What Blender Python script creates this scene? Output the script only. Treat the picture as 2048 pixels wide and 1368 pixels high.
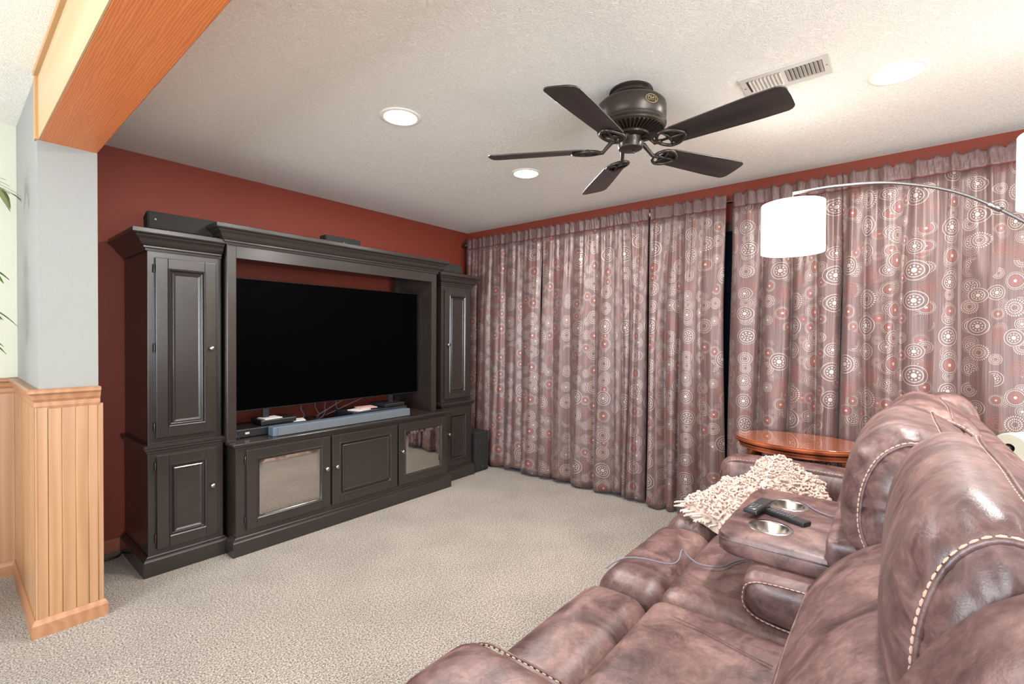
import bpy, bmesh, math, random
from mathutils import Vector, Matrix, noise
random.seed(7)
PI = math.pi
sc = bpy.context.scene
for o in list(bpy.data.objects): bpy.data.objects.remove(o)
C = sc.collection

# ------------------------------------------------------------ camera, world, light, exposure
def make_camera():
    yaw, pitch, roll = 0.68671, -0.01217, 0.00609
    f = Vector((math.cos(yaw)*math.cos(pitch), math.sin(yaw)*math.cos(pitch), math.sin(pitch)))
    r = Vector((math.sin(yaw), -math.cos(yaw), 0)); u = r.cross(f)
    r2 = r*math.cos(roll) + u*math.sin(roll); u2 = -r*math.sin(roll) + u*math.cos(roll)
    cd = bpy.data.cameras.new('camera'); cam = bpy.data.objects.new('camera', cd); C.objects.link(cam)
    m = Matrix((r2, u2, -f)).transposed().to_4x4(); m.translation = Vector((-3.6814, -3.6564, 1.3159))
    cam.matrix_world = m
    cd.sensor_width = 36; cd.lens = 937.95/2048*36; cd.clip_start = .02
    sc.camera = cam
make_camera()
w = bpy.data.worlds.new('world'); sc.world = w; w.use_nodes = True
w.node_tree.nodes['Background'].inputs[0].default_value = (.62, .76, 1, 1)
w.node_tree.nodes['Background'].inputs[1].default_value = 1.0
sc.view_settings.view_transform = 'Standard'; sc.view_settings.look = 'None'
sc.view_settings.gamma = 1; sc.view_settings.use_curve_mapping = False
sc.view_settings.exposure = 0.95
H = 2.44
def area(name, loc, aim, size, sizey, power, col):
    l = bpy.data.lights.new(name, 'AREA'); l.shape = 'RECTANGLE'; l.size = size; l.size_y = sizey
    l.energy = power; l.color = col
    o = bpy.data.objects.new(name, l); C.objects.link(o); o.location = loc
    o.rotation_euler = (Vector(aim)-Vector(loc)).to_track_quat('-Z', 'Y').to_euler()
    return o
# window daylight from behind the camera, tilted up as added fill for the ceiling
area('daylight_left', (-6.86, -2.6, 1.4), (-3, -2.6, 2.5), 2.6, 1.7, 150, (.82, .92, 1))
area('daylight_front', (-3.6, -6.86, 1.35), (-3.2, -3, 2.6), 3.4, 2.0, 135, (.89, .95, 1))

# ------------------------------------------------------------ node helpers / materials
def newmat(name):
    m = bpy.data.materials.new(name); m.use_nodes = True
    return m, m.node_tree.nodes, m.node_tree.links, m.node_tree.nodes['Principled BSDF']
def srgb(r, g, b):
    f = lambda c: ((c/255+.055)/1.055)**2.4 if c/255 > .04045 else c/255/12.92
    return (f(r), f(g), f(b), 1)
def plain(name, col, rough=.5, metal=0, spec=.5, bump=0, bscale=80, var=0, vscale=3, coat=0):
    m, N, L, B = newmat(name)
    B.inputs['Base Color'].default_value = col; B.inputs['Roughness'].default_value = rough
    B.inputs['Metallic'].default_value = metal; B.inputs['Specular IOR Level'].default_value = spec
    B.inputs['Coat Weight'].default_value = coat
    tc = N.new('ShaderNodeTexCoord')
    if bump:
        n = N.new('ShaderNodeTexNoise'); n.inputs['Scale'].default_value = bscale; n.inputs['Detail'].default_value = 4
        L.new(tc.outputs['Object'], n.inputs['Vector'])
        b = N.new('ShaderNodeBump'); b.inputs['Strength'].default_value = bump; b.inputs['Distance'].default_value = .004
        L.new(n.outputs['Fac'], b.inputs['Height']); L.new(b.outputs['Normal'], B.inputs['Normal'])
    if var:
        n = N.new('ShaderNodeTexNoise'); n.inputs['Scale'].default_value = vscale; n.inputs['Detail'].default_value = 5
        L.new(tc.outputs['Object'], n.inputs['Vector'])
        h = N.new('ShaderNodeHueSaturation'); h.inputs['Color'].default_value = col
        mr = N.new('ShaderNodeMapRange'); mr.inputs['To Min'].default_value = 1-var; mr.inputs['To Max'].default_value = 1+var
        L.new(n.outputs['Fac'], mr.inputs['Value']); L.new(mr.outputs[0], h.inputs['Value']); L.new(h.outputs[0], B.inputs['Base Color'])
    return m
def emis(name, col, strength):
    m, N, L, B = newmat(name)
    B.inputs['Base Color'].default_value = (.8, .8, .8, 1)
    B.inputs['Emission Color'].default_value = col; B.inputs['Emission Strength'].default_value = strength
    return m
def ramp(N, L, src, stops):
    r = N.new('ShaderNodeValToRGB'); e = r.color_ramp.elements
    e[0].position, e[0].color = stops[0]; e[1].position, e[1].color = stops[-1]
    for p, c in stops[1:-1]:
        k = e.new(p); k.color = c
    L.new(src, r.inputs[0]); return r

def carpet_mat():
    m, N, L, B = newmat('carpet'); tc = N.new('ShaderNodeTexCoord')
    n1 = N.new('ShaderNodeTexNoise'); n1.inputs['Scale'].default_value = 145; n1.inputs['Detail'].default_value = 5; n1.inputs['Roughness'].default_value = .8
    n2 = N.new('ShaderNodeTexNoise'); n2.inputs['Scale'].default_value = 3.0; n2.inputs['Detail'].default_value = 4
    v = N.new('ShaderNodeTexVoronoi'); v.inputs['Scale'].default_value = 190
    for n in (n1, n2, v): L.new(tc.outputs['Object'], n.inputs['Vector'])
    r1 = ramp(N, L, n1.outputs['Fac'], [(.40, srgb(56, 46, 40)), (.46, srgb(120, 108, 98)), (.52, srgb(164, 152, 140)), (.60, srgb(200, 190, 179))])
    mr = N.new('ShaderNodeMapRange'); mr.inputs['From Min'].default_value = .35; mr.inputs['From Max'].default_value = .65
    mr.inputs['To Min'].default_value = .90; mr.inputs['To Max'].default_value = 1.06
    L.new(n2.outputs['Fac'], mr.inputs['Value'])
    h = N.new('ShaderNodeHueSaturation'); L.new(r1.outputs[0], h.inputs['Color']); L.new(mr.outputs[0], h.inputs['Value'])
    L.new(h.outputs[0], B.inputs['Base Color'])
    B.inputs['Roughness'].default_value = .95; B.inputs['Specular IOR Level'].default_value = .1
    B.inputs['Sheen Weight'].default_value = .2
    a = N.new('ShaderNodeMath'); a.operation = 'SUBTRACT'; L.new(n1.outputs['Fac'], a.inputs[0]); L.new(v.outputs['Distance'], a.inputs[1])
    b = N.new('ShaderNodeBump'); b.inputs['Strength'].default_value = .8; b.inputs['Distance'].default_value = .005
    L.new(a.outputs[0], b.inputs['Height']); L.new(b.outputs[0], B.inputs['Normal'])
    return m
def plaster_mat(name, col, strength=.5, scale=34):
    m, N, L, B = newmat(name); tc = N.new('ShaderNodeTexCoord')
    n1 = N.new('ShaderNodeTexNoise'); n1.inputs['Scale'].default_value = scale; n1.inputs['Detail'].default_value = 2; n1.inputs['Distortion'].default_value = 1.6
    L.new(tc.outputs['Object'], n1.inputs['Vector'])
    r = ramp(N, L, n1.outputs['Fac'], [(.44, (0, 0, 0, 1)), (.5, (1, 1, 1, 1)), (.58, (.25, .25, .25, 1))])
    b = N.new('ShaderNodeBump'); b.inputs['Strength'].default_value = strength; b.inputs['Distance'].default_value = .004
    L.new(r.outputs[0], b.inputs['Height']); L.new(b.outputs[0], B.inputs['Normal'])
    B.inputs['Base Color'].default_value = col; B.inputs['Roughness'].default_value = .75; B.inputs['Specular IOR Level'].default_value = .25
    return m
def wood_mat(name, dark, light, axis='Z', scale=1.0, rough=.4, wscale=9, contrast=(.25, .8)):
    m, N, L, B = newmat(name); tc = N.new('ShaderNodeTexCoord')
    mp = N.new('ShaderNodeMapping'); s = {'X': (.08, 1, 1), 'Y': (1, .08, 1), 'Z': (1, 1, .08)}[axis]
    mp.inputs['Scale'].default_value = [k*scale for k in s]
    L.new(tc.outputs['Object'], mp.inputs['Vector'])
    wv = N.new('ShaderNodeTexWave'); wv.wave_type = 'BANDS'; wv.bands_direction = {'X': 'Y', 'Y': 'X', 'Z': 'X'}[axis]
    wv.inputs['Scale'].default_value = wscale; wv.inputs['Distortion'].default_value = 9; wv.inputs['Detail'].default_value = 3; wv.inputs['Detail Scale'].default_value = 1.2
    L.new(mp.outputs[0], wv.inputs['Vector'])
    n = N.new('ShaderNodeTexNoise'); n.inputs['Scale'].default_value = 14; n.inputs['Detail'].default_value = 6
    L.new(mp.outputs[0], n.inputs['Vector'])
    mx = N.new('ShaderNodeMath'); mx.operation = 'MULTIPLY_ADD'; mx.inputs[1].default_value = .5
    L.new(wv.outputs['Fac'], mx.inputs[0])
    m2 = N.new('ShaderNodeMath'); m2.operation = 'MULTIPLY'; m2.inputs[1].default_value = .5; L.new(n.outputs['Fac'], m2.inputs[0])
    L.new(m2.outputs[0], mx.inputs[2])
    r = ramp(N, L, mx.outputs[0], [(contrast[0], dark), (contrast[1], light)])
    L.new(r.outputs[0], B.inputs['Base Color']); B.inputs['Roughness'].default_value = rough
    b = N.new('ShaderNodeBump'); b.inputs['Strength'].default_value = .12; b.inputs['Distance'].default_value = .002
    L.new(mx.outputs[0], b.inputs['Height']); L.new(b.outputs[0], B.inputs['Normal'])
    return m
def leather_mat(name, k=1.0):
    m, N, L, B = newmat(name); tc = N.new('ShaderNodeTexCoord')
    n1 = N.new('ShaderNodeTexNoise'); n1.inputs['Scale'].default_value = 7; n1.inputs['Detail'].default_value = 8; n1.inputs['Roughness'].default_value = .68; n1.inputs['Distortion'].default_value = .8
    n2 = N.new('ShaderNodeTexNoise'); n2.inputs['Scale'].default_value = 420; n2.inputs['Detail'].default_value = 2
    n3 = N.new('ShaderNodeTexNoise'); n3.inputs['Scale'].default_value = 26; n3.inputs['Detail'].default_value = 5; n3.inputs['Distortion'].default_value = 2.5
    for n in (n1, n2, n3): L.new(tc.outputs['Object'], n.inputs['Vector'])
    g = lambda a: tuple(x*k for x in a[:3])+(1,)
    r = ramp(N, L, n1.outputs['Fac'], [(.32, g(srgb(58, 38, 37))), (.44, g(srgb(88, 63, 61))), (.55, g(srgb(112, 85, 82))), (.70, g(srgb(140, 110, 103)))])
    r3 = ramp(N, L, n3.outputs['Fac'], [(.35, (.80, .78, .78, 1)), (.65, (1.08, 1.05, 1.03, 1))])
    mx = N.new('ShaderNodeMix'); mx.data_type = 'RGBA'; mx.blend_type = 'MULTIPLY'; mx.inputs[0].default_value = 1
    L.new(r.outputs[0], mx.inputs[6]); L.new(r3.outputs[0], mx.inputs[7]); L.new(mx.outputs[2], B.inputs['Base Color'])
    rr = N.new('ShaderNodeMapRange'); rr.inputs['To Min'].default_value = .30; rr.inputs['To Max'].default_value = .52
    L.new(n1.outputs['Fac'], rr.inputs['Value']); L.new(rr.outputs[0], B.inputs['Roughness'])
    B.inputs['Specular IOR Level'].default_value = .6
    ad = N.new('ShaderNodeMath'); ad.operation = 'MULTIPLY_ADD'; ad.inputs[1].default_value = .35
    L.new(n2.outputs['Fac'], ad.inputs[0]); L.new(n3.outputs['Fac'], ad.inputs[2])
    b = N.new('ShaderNodeBump'); b.inputs['Strength'].default_value = .22; b.inputs['Distance'].default_value = .004
    L.new(ad.outputs[0], b.inputs['Height']); L.new(b.outputs[0], B.inputs['Normal'])
    return m

class NG:                                     # tiny math-node writer
    def __init__(s, N, L): s.N, s.L = N, L
    def m(s, op, a, b=None, c=None, clamp=False):
        n = s.N.new('ShaderNodeMath'); n.operation = op; n.use_clamp = clamp
        for i, v in enumerate((a, b, c)):
            if v is None: continue
            if isinstance(v, (int, float)): n.inputs[i].default_value = v
            else: s.L.new(v, n.inputs[i])
        return n.outputs[0]
def curtain_mat(name, ox=0.0):
    m, N, L, B = newmat(name); g = NG(N, L); M = g.m
    uv = N.new('ShaderNodeUVMap'); uv.uv_map = 'cloth'
    sp = N.new('ShaderNodeSeparateXYZ'); L.new(uv.outputs[0], sp.inputs[0])
    U = M('ADD', sp.outputs[0], ox); V = sp.outputs[1]
    sil = None; rus = None
    def layer(cell, ou, ov, rmin, rmax, seed):
        u = M('ADD', M('DIVIDE', U, cell), ou)
        cu = M('FLOOR', u)
        v = M('ADD', M('ADD', M('DIVIDE', V, cell), ov), M('MULTIPLY', M('MODULO', cu, 2), .5))
        cv = M('FLOOR', v)
        cmb = N.new('ShaderNodeCombineXYZ'); L.new(cu, cmb.inputs[0]); L.new(M('MODULO', M('ADD', cv, 40), 4), cmb.inputs[1]); cmb.inputs[2].default_value = seed
        wn = N.new('ShaderNodeTexWhiteNoise'); wn.noise_dimensions = '3D'; L.new(cmb.outputs[0], wn.inputs['Vector'])
        sc_ = N.new('ShaderNodeSeparateColor'); L.new(wn.outputs['Color'], sc_.inputs[0])
        rx, ry, rz = sc_.outputs[0], sc_.outputs[1], sc_.outputs[2]; t = wn.outputs['Value']
        dx = M('SUBTRACT', M('FRACT', u), M('MULTIPLY_ADD', rx, .16, .42))
        dy = M('SUBTRACT', M('FRACT', v), M('MULTIPLY_ADD', ry, .16, .42))
        r = M('SQRT', M('ADD', M('MULTIPLY', dx, dx), M('MULTIPLY', dy, dy)))
        R = M('MULTIPLY_ADD', rz, rmax-rmin, rmin); rn = M('DIVIDE', r, R)
        th = M('ARCTAN2', dy, dx)
        ring = lambda c, wd: M('LESS_THAN', M('ABSOLUTE', M('SUBTRACT', rn, c)), wd)
        dash = lambda n: M('GREATER_THAN', M('SINE', M('MULTIPLY', th, n)), .12)
        mxx = lambda *a: a[0] if len(a) == 1 else M('MAXIMUM', a[0], mxx(*a[1:]))
        A = mxx(ring(.95, .028), ring(.66, .03), M('MULTIPLY', ring(.42, .07), dash(9)), ring(.12, .1))
        Bm = mxx(M('MULTIPLY', ring(.88, .075), dash(26)), M('MULTIPLY', ring(.60, .085), dash(20)), M('MULTIPLY', ring(.34, .07), dash(12)))
        Cm = mxx(M('MULTIPLY', ring(.96, .035), dash(34)), ring(.78, .025), ring(.08, .08))
        Dm = mxx(M('MULTIPLY', ring(.95, .04), dash(30)), ring(.70, .035), M('MULTIPLY', ring(.44, .08), dash(8)), M('MULTIPLY', ring(.2, .06), dash(5)))
        ty = lambda a, b: M('MULTIPLY', M('GREATER_THAN', t, a), M('LESS_THAN', t, b))
        s_ = mxx(M('MULTIPLY', A, ty(-.1, .22)), M('MULTIPLY', Bm, ty(.22, .42)), M('MULTIPLY', Cm, ty(.42, .62)), M('MULTIPLY', Dm, ty(.62, .80)))
        ru = mxx(M('MULTIPLY', M('LESS_THAN', rn, .60), M('MULTIPLY', ty(.42, .62), M('MULTIPLY_ADD', dash(26), .4, .5))),
                 M('MULTIPLY', mxx(ring(.9, .05), ring(.55, .05), ring(.25, .06)), ty(.80, .93)),
                 M('MULTIPLY', ring(.55, .04), ty(.22, .42)))
        inside = M('LESS_THAN', rn, 1.02)
        return s_, ru, inside
    s1, r1, i1 = layer(.150, .1, .2, .26, .42, 3.1)
    s2, r2, i2 = layer(.112, .55, .63, .26, .40, 8.7)
    s3, r3, i3 = layer(.125, .3, .05, .22, .32, 5.3)
    n1 = M('SUBTRACT', 1, i1); n12 = M('MULTIPLY', n1, M('SUBTRACT', 1, i2))
    sil = M('MAXIMUM', s1, M('MAXIMUM', M('MULTIPLY', s2, n1), M('MULTIPLY', M('MULTIPLY', s3, n12), .45)))
    rus = M('MAXIMUM', r1, M('MAXIMUM', M('MULTIPLY', r2, n1), M('MULTIPLY', r3, n12)))
    # fine vertical thread streaks
    cmb = N.new('ShaderNodeCombineXYZ'); L.new(M('MULTIPLY', U, 380), cmb.inputs[0]); L.new(M('MULTIPLY', V, 3), cmb.inputs[1])
    nz = N.new('ShaderNodeTexNoise'); nz.inputs['Scale'].default_value = 1; nz.inputs['Detail'].default_value = 2; L.new(cmb.outputs[0], nz.inputs['Vector'])
    base = ramp(N, L, nz.outputs['Fac'], [(.35, srgb(78, 56, 53)), (.65, srgb(110, 84, 80))])
    def mix(f, a, b):
        x = N.new('ShaderNodeMix'); x.data_type = 'RGBA'; L.new(f, x.inputs[0]); L.new(a, x.inputs[6])
        if isinstance(b, tuple): x.inputs[7].default_value = b
        else: L.new(b, x.inputs[7])
        return x.outputs[2]
    c = mix(M('MULTIPLY', rus, .6), base.outputs[0], srgb(136, 68, 54))
    c = mix(M('MULTIPLY', sil, .58), c, srgb(196, 184, 174))
    L.new(c, B.inputs['Base Color'])
    L.new(M('MULTIPLY_ADD', sil, .25, .15), B.inputs['Metallic'])
    B.inputs['Roughness'].default_value = .42; B.inputs['Specular IOR Level'].default_value = .5
    B.inputs['Sheen Weight'].default_value = .08
    b = N.new('ShaderNodeBump'); b.inputs['Strength'].default_value = .25; b.inputs['Distance'].default_value = .002
    L.new(M('ADD', nz.outputs['Fac'], M('MULTIPLY', sil, .6)), b.inputs['Height']); L.new(b.outputs[0], B.inputs['Normal'])
    return m

M_carpet = carpet_mat()
M_ceil = plaster_mat('ceiling_texture', srgb(243, 238, 229), .6, 60)
M_red = plain('rust_red_paint', srgb(126, 52, 35), .6, bump=.12, bscale=220, spec=.35)
M_cream = plain('cream_paint', srgb(196, 192, 174), .7, bump=.25, bscale=120)
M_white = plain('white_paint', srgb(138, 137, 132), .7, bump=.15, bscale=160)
M_oak = wood_mat('oak_boards', srgb(152, 110, 78), srgb(170, 130, 94), 'Z', 1, .38, 7, (.1, .9))
M_oakx = wood_mat('oak_moulding', srgb(148, 100, 70), srgb(168, 122, 88), 'X', 1, .38, 7, (.1, .9))
M_oaky = wood_mat('oak_moulding_side', srgb(148, 100, 70), srgb(168, 122, 88), 'Y', 1, .38, 7, (.1, .9))
M_beam = wood_mat('orange_beam_wood', srgb(190, 98, 48), srgb(218, 130, 74), 'Y', 2.6, .5, 16, (.0, .9))
M_beam_lit = wood_mat('pale_pine_board', srgb(176, 144, 104), srgb(190, 162, 124), 'Y', 1, .4, 4, (.1, .9))  # same wood as the beam, coloured paler for the light on its side
M_pinetrim = plain('pine_trim', srgb(176, 134, 92), .45, var=.05)
M_cab = plain('black_lacquer', srgb(43, 37, 33), .24, spec=.7, bump=.02, bscale=60, var=.15, vscale=5)
M_cabd = plain('black_lacquer_inside', srgb(20, 17, 16), .5)
M_mirror = plain('mirror_glass', (.50, .48, .46, 1), .03, 1.0)
M_nickel = plain('brushed_nickel', (.40, .39, .37, 1), .28, 1.0)
M_black = plain('black_plastic', (.012, .012, .013, 1), .35)
M_blackm = plain('matt_black', (.014, .013, .013, 1), .7, bump=.2, bscale=500)
M_screen = plain('television_glass', (.0008, .0008, .0008, 1), .25, spec=.02)
M_grill = plain('soundbar_cloth', srgb(92, 96, 100), .6, bump=.5, bscale=700)
M_graym = plain('soundbar_shell', srgb(96, 112, 128), .4, .3)
M_paper = plain('paper', srgb(196, 190, 186), .7)
M_fan = plain('bronze_metal', srgb(50, 42, 35), .34, .35, .6)
M_blade = wood_mat('dark_walnut_blade', srgb(34, 29, 28), srgb(48, 41, 39), 'X', 1, .38, 5)
M_gold = plain('pale_gold', srgb(190, 170, 130), .3, .8)
M_vent = plain('white_enamel', srgb(198, 193, 184), .45)
M_ventd = plain('duct_dark', srgb(70, 62, 55), .8)
M_trimw = plain('lamp_trim', srgb(240, 236, 228), .5)
M_disc = emis('lamp_disc', (1, .95, .86, 1), 9)
M_leather = leather_mat('brown_leather')
M_stitch = plain('tan_thread', srgb(196, 160, 140), .7)
M_steel = plain('steel', (.70, .68, .64, 1), .22, 1.0)
M_glasstop = plain('polished_glass_over_cherry', srgb(150, 84, 56), .03, spec=.8, coat=1)
M_cherry = wood_mat('cherry_wood', srgb(104, 48, 28), srgb(158, 84, 50), 'X', .5, .2, 3)
M_yarn = plain('cream_yarn', srgb(198, 174, 162), .85, var=.12, vscale=40, bump=.4, bscale=300)
M_cable = plain('grey_cable', srgb(108, 106, 118), .45)
M_plate = plain('grey_panel', srgb(196, 202, 206), .4)
M_roll = plain('paper_towel', srgb(180, 176, 160), .85, bump=.2, bscale=150)
M_chrome = plain('brushed_arc', (.30, .31, .32, 1), .3, 1.0)
M_leaf = plain('leaf_green', srgb(86, 116, 42), .4, var=.35, vscale=9)
M_leafd = plain('leaf_dull', srgb(120, 128, 82), .5, var=.3, vscale=9)
M_header = plain('curtain_header', srgb(92, 66, 62), .45, spec=.5, bump=.5, bscale=60, var=.15, vscale=20)
M_thread = plain('dark_red_thread', srgb(110, 34, 38), .6)
M_rod = plain('dark_wood_rod', srgb(52, 26, 20), .35)
M_lining = plain('white_lining', srgb(210, 206, 222), .8)
M_navy = plain('navy_threshold', srgb(28, 40, 62), .5)
M_curt = [curtain_mat('medallion_curtain_%d' % i, i*.717) for i in range(1)]
def glass_mat():
    m, N, L, B = newmat('clear_glass'); B.inputs['Base Color'].default_value = (.9, .95, .93, 1); B.inputs['Roughness'].default_value = .02
    B.inputs['Transmission Weight'].default_value = 1; B.inputs['IOR'].default_value = 1.45; return m
M_glass = glass_mat()
def shade_mat():
    m, N, L, B = newmat('lamp_shade_cloth'); tc = N.new('ShaderNodeTexCoord')
    v = N.new('ShaderNodeTexVoronoi'); v.feature = 'DISTANCE_TO_EDGE'; v.inputs['Scale'].default_value = 22
    L.new(tc.outputs['Object'], v.inputs['Vector'])
    r = ramp(N, L, v.outputs['Distance'], [(.015, (.45, .41, .34, 1)), (.045, (1, .97, .90, 1))])
    L.new(r.outputs[0], B.inputs['Emission Color']); B.inputs['Emission Strength'].default_value = .30
    B.inputs['Base Color'].default_value = srgb(236, 226, 208); B.inputs['Roughness'].default_value = .9
    return m
M_shade = shade_mat()

# ------------------------------------------------------------ mesh helpers
class MB:
    def __init__(s): s.v = []; s.f = []
    def add(s, V, F):
        n = len(s.v); s.v += [tuple(p) for p in V]; s.f += [tuple(i+n for i in f) for f in F]; return s
    def box(s, x0, x1, y0, y1, z0, z1):
        V = [(x, y, z) for x in (x0, x1) for y in (y0, y1) for z in (z0, z1)]
        return s.add(V, [(0, 1, 3, 2), (4, 6, 7, 5), (0, 4, 5, 1), (2, 3, 7, 6), (0, 2, 6, 4), (1, 5, 7, 3)])
    def lathe(s, prof, c=(0, 0, 0), n=32, sx=1, sy=1, axis='Z', cap=True):
        V = []; F = []
        for r, z in prof:
            for k in range(n):
                a = 2*PI*k/n; p = (r*math.cos(a)*sx, r*math.sin(a)*sy, z)
                if axis == 'X': p = (p[2], p[0], p[1])
                if axis == 'Y': p = (p[0], p[2], p[1])
                V.append((p[0]+c[0], p[1]+c[1], p[2]+c[2]))
        for i in range(len(prof)-1):
            for k in range(n):
                F.append((i*n+k, i*n+(k+1) % n, (i+1)*n+(k+1) % n, (i+1)*n+k))
        if cap: F += [tuple(range(n))[::-1], tuple(range((len(prof)-1)*n, len(prof)*n))]
        return s.add(V, F)
    def tube(s, pts, r, n=8, cap=True):
        pts = [Vector(p) for p in pts]; rr = r if isinstance(r, (list, tuple)) else [r]*len(pts)
        V = []; F = []; up = Vector((0, 0, 1)); prev = None
        for i, p in enumerate(pts):
            t = (pts[min(i+1, len(pts)-1)]-pts[max(i-1, 0)])
            t = t.normalized() if t.length > 1e-9 else Vector((0, 0, 1))
            if prev is None:
                a = t.cross(up) if abs(t.z) < .95 else t.cross(Vector((1, 0, 0)))
            else: a = prev - t*prev.dot(t)
            a = a.normalized(); prev = a; b = t.cross(a)
            for k in range(n):
                q = 2*PI*k/n; V.append(p+(a*math.cos(q)+b*math.sin(q))*rr[i])
        for i in range(len(pts)-1):
            for k in range(n): F.append((i*n+k, i*n+(k+1) % n, (i+1)*n+(k+1) % n, (i+1)*n+k))
        if cap: F += [tuple(range(n))[::-1], tuple(range((len(pts)-1)*n, len(pts)*n))]
        return s.add(V, F)
    def sweep(s, path, prof, side=1):          # path: XY polyline; prof: (out, z); out along the path's right-hand normal * side
        n = len(path); P = [Vector(p) for p in path]; V = []; F = []; m = len(prof)
        for i in range(n):
            ds = []
            if i > 0: ds.append((P[i]-P[i-1]).normalized())
            if i < n-1: ds.append((P[i+1]-P[i]).normalized())
            ns = [Vector((d.y, -d.x))*side for d in ds]
            nn = ns[0] if len(ns) == 1 else (ns[0]+ns[1])/(1+ns[0].dot(ns[1]))
            for o, z in prof: V.append((P[i].x+nn.x*o, P[i].y+nn.y*o, z))
        for i in range(n-1):
            for k in range(m): F.append((i*m+k, i*m+(k+1) % m, (i+1)*m+(k+1) % m, (i+1)*m+k))
        F += [tuple(range(m))[::-1], tuple(range((n-1)*m, n*m))]
        return s.add(V, F)
def obj(name, mb, mat, parent=None, bevel=0, smooth=False, seg=2, label=None, loc=None, kind=None):
    me = bpy.data.meshes.new(name); me.from_pydata([tuple(v) for v in mb.v], [], mb.f)
    bm = bmesh.new(); bm.from_mesh(me)
    bmesh.ops.recalc_face_normals(bm, faces=bm.faces)
    if bevel: bmesh.ops.bevel(bm, geom=[e for e in bm.edges if len(e.link_faces) == 2 and e.calc_face_angle(0) > .5], offset=bevel, segments=seg, profile=.6, affect='EDGES', clamp_overlap=True)
    bm.to_mesh(me); bm.free()
    if smooth:
        me.polygons.foreach_set('use_smooth', [True]*len(me.polygons))
        if smooth == 'auto': me.set_sharp_from_angle(angle=.7)
    me.materials.append(mat)
    o = bpy.data.objects.new(name, me); C.objects.link(o)
    if parent is not None:
        o.parent = parent; o.matrix_parent_inverse = Matrix.Identity(4)
        base = worldloc(parent)
        if not loc: me.transform(Matrix.Translation(-base))
    if loc: o.location = loc
    if label: o['label'] = label
    if kind: o['kind'] = kind
    return o
def worldloc(o):
    v = Vector(o.location); p = o.parent
    while p: v += Vector(p.location); p = p.parent
    return v
def thing(name, label, cat, loc=(0, 0, 0), group=None):
    o = bpy.data.objects.new(name, None); C.objects.link(o); o.location = loc; o.empty_display_size = .1
    o['label'] = label; o['category'] = cat
    if group: o['group'] = group
    return o
def tag(o, label, cat, group=None):
    o['label'] = label; o['category'] = cat
    if group: o['group'] = group
    return o
def struct(name, mb, mat, parent=None, **k):
    o = obj(name, mb, mat, parent, **k)
    if parent is None: o['kind'] = 'structure'
    return o

def rbox(x0, x1, y0, y1, z0, z1, r, puff=(0, 0, 0), n=14, wr=0, wf=8, seed=0):
    """rounded, puffed cushion"""
    mb = MB(); a, b, c = (x1-x0)/2, (y1-y0)/2, (z1-z0)/2; cx, cy, cz = (x0+x1)/2, (y0+y1)/2, (z0+z1)/2
    idx = {}; V = []; F = []
    def g(i):                                   # concentrate samples near the edges
        t = -1+2*i/n; return math.sin(t*PI/2)*.55+t*.45
    def vid(p):
        key = tuple(round(q, 6) for q in p)
        if key not in idx: idx[key] = len(V); V.append(p)
        return idx[key]
    for ax in range(3):
        for sg in (-1, 1):
            for i in range(n):
                for j in range(n):
                    q = []
                    for di, dj in ((0, 0), (1, 0), (1, 1), (0, 1)):
                        p = [0, 0, 0]; p[ax] = sg; p[(ax+1) % 3] = g(i+di); p[(ax+2) % 3] = g(j+dj); q.append(vid(tuple(p)))
                    F.append(tuple(q if sg > 0 else q[::-1]))
    W = []
    for p in V:
        P = [p[0]*a, p[1]*b, p[2]*c]; d = (a, b, c)
        Q = [max(-(d[k]-min(r, d[k])), min(d[k]-min(r, d[k]), P[k])) for k in range(3)]
        D = Vector([P[k]-Q[k] for k in range(3)])
        if D.length > 1e-9:
            rr = [min(r, d[k]) for k in range(3)]
            D.normalize(); P = [Q[k]+D[k]*rr[k] for k in range(3)]
        e = [P[k]/d[k] for k in range(3)]
        pf = [e[k]*puff[k]*(1-e[(k+1) % 3]**2)*(1-e[(k+2) % 3]**2) for k in range(3)]
        v = Vector((P[0]+pf[0]+cx, P[1]+pf[1]+cy, P[2]+pf[2]+cz))
        if wr: v += noise.noise_vector(v*wf+Vector((seed, 0, 0)))*wr
        W.append(v)
    return mb.add(W, F)
def stitches(pts, step=.016, ln=.009, r=.0016):
    """little thread dashes along a polyline"""
    mb = MB(); P = [Vector(p) for p in pts]; acc = 0
    seg = []
    for a, b in zip(P, P[1:]): seg.append((acc, a, b, (b-a).length)); acc += (b-a).length
    def at(d):
        for s0, a, b, l in seg:
            if d <= s0+l: return a+(b-a)*((d-s0)/max(l, 1e-9))
        return P[-1]
    d = 0
    while d+ln < acc: mb.tube([at(d), at(d+ln*.5), at(d+ln)], [r*.6, r, r*.6], 5); d += step
    return mb
def smoothpath(pts, k=6, closed=False):
    P = [Vector(p) for p in pts]; out = []; n = len(P)
    for i in range(n-1 if not closed else n):
        p0 = P[(i-1) % n] if closed or i > 0 else P[i]; p1 = P[i]; p2 = P[(i+1) % n]
        p3 = P[(i+2) % n] if closed or i+2 < n else P[(i+1) % n]
        for j in range(k):
            t = j/k
            out.append(.5*((2*p1)+(p2-p0)*t+(2*p0-5*p1+4*p2-p3)*t*t+(3*p1-p0-3*p2+p3)*t**3))
    if not closed: out.append(P[-1])
    return out

# ============================================================ THE ROOM
XL, YF = -7.0, -7.0                     # far sides of the open plan, behind the camera
struct('floor', MB().box(XL, .3, YF, .3, -.06, 0), M_carpet)
struct('ceiling', MB().box(XL, .3, YF, .3, H, H+.06), M_ceil)
struct('wall_back', MB().box(-3.22, .2, 0, .15, 0, H), M_red)
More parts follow.
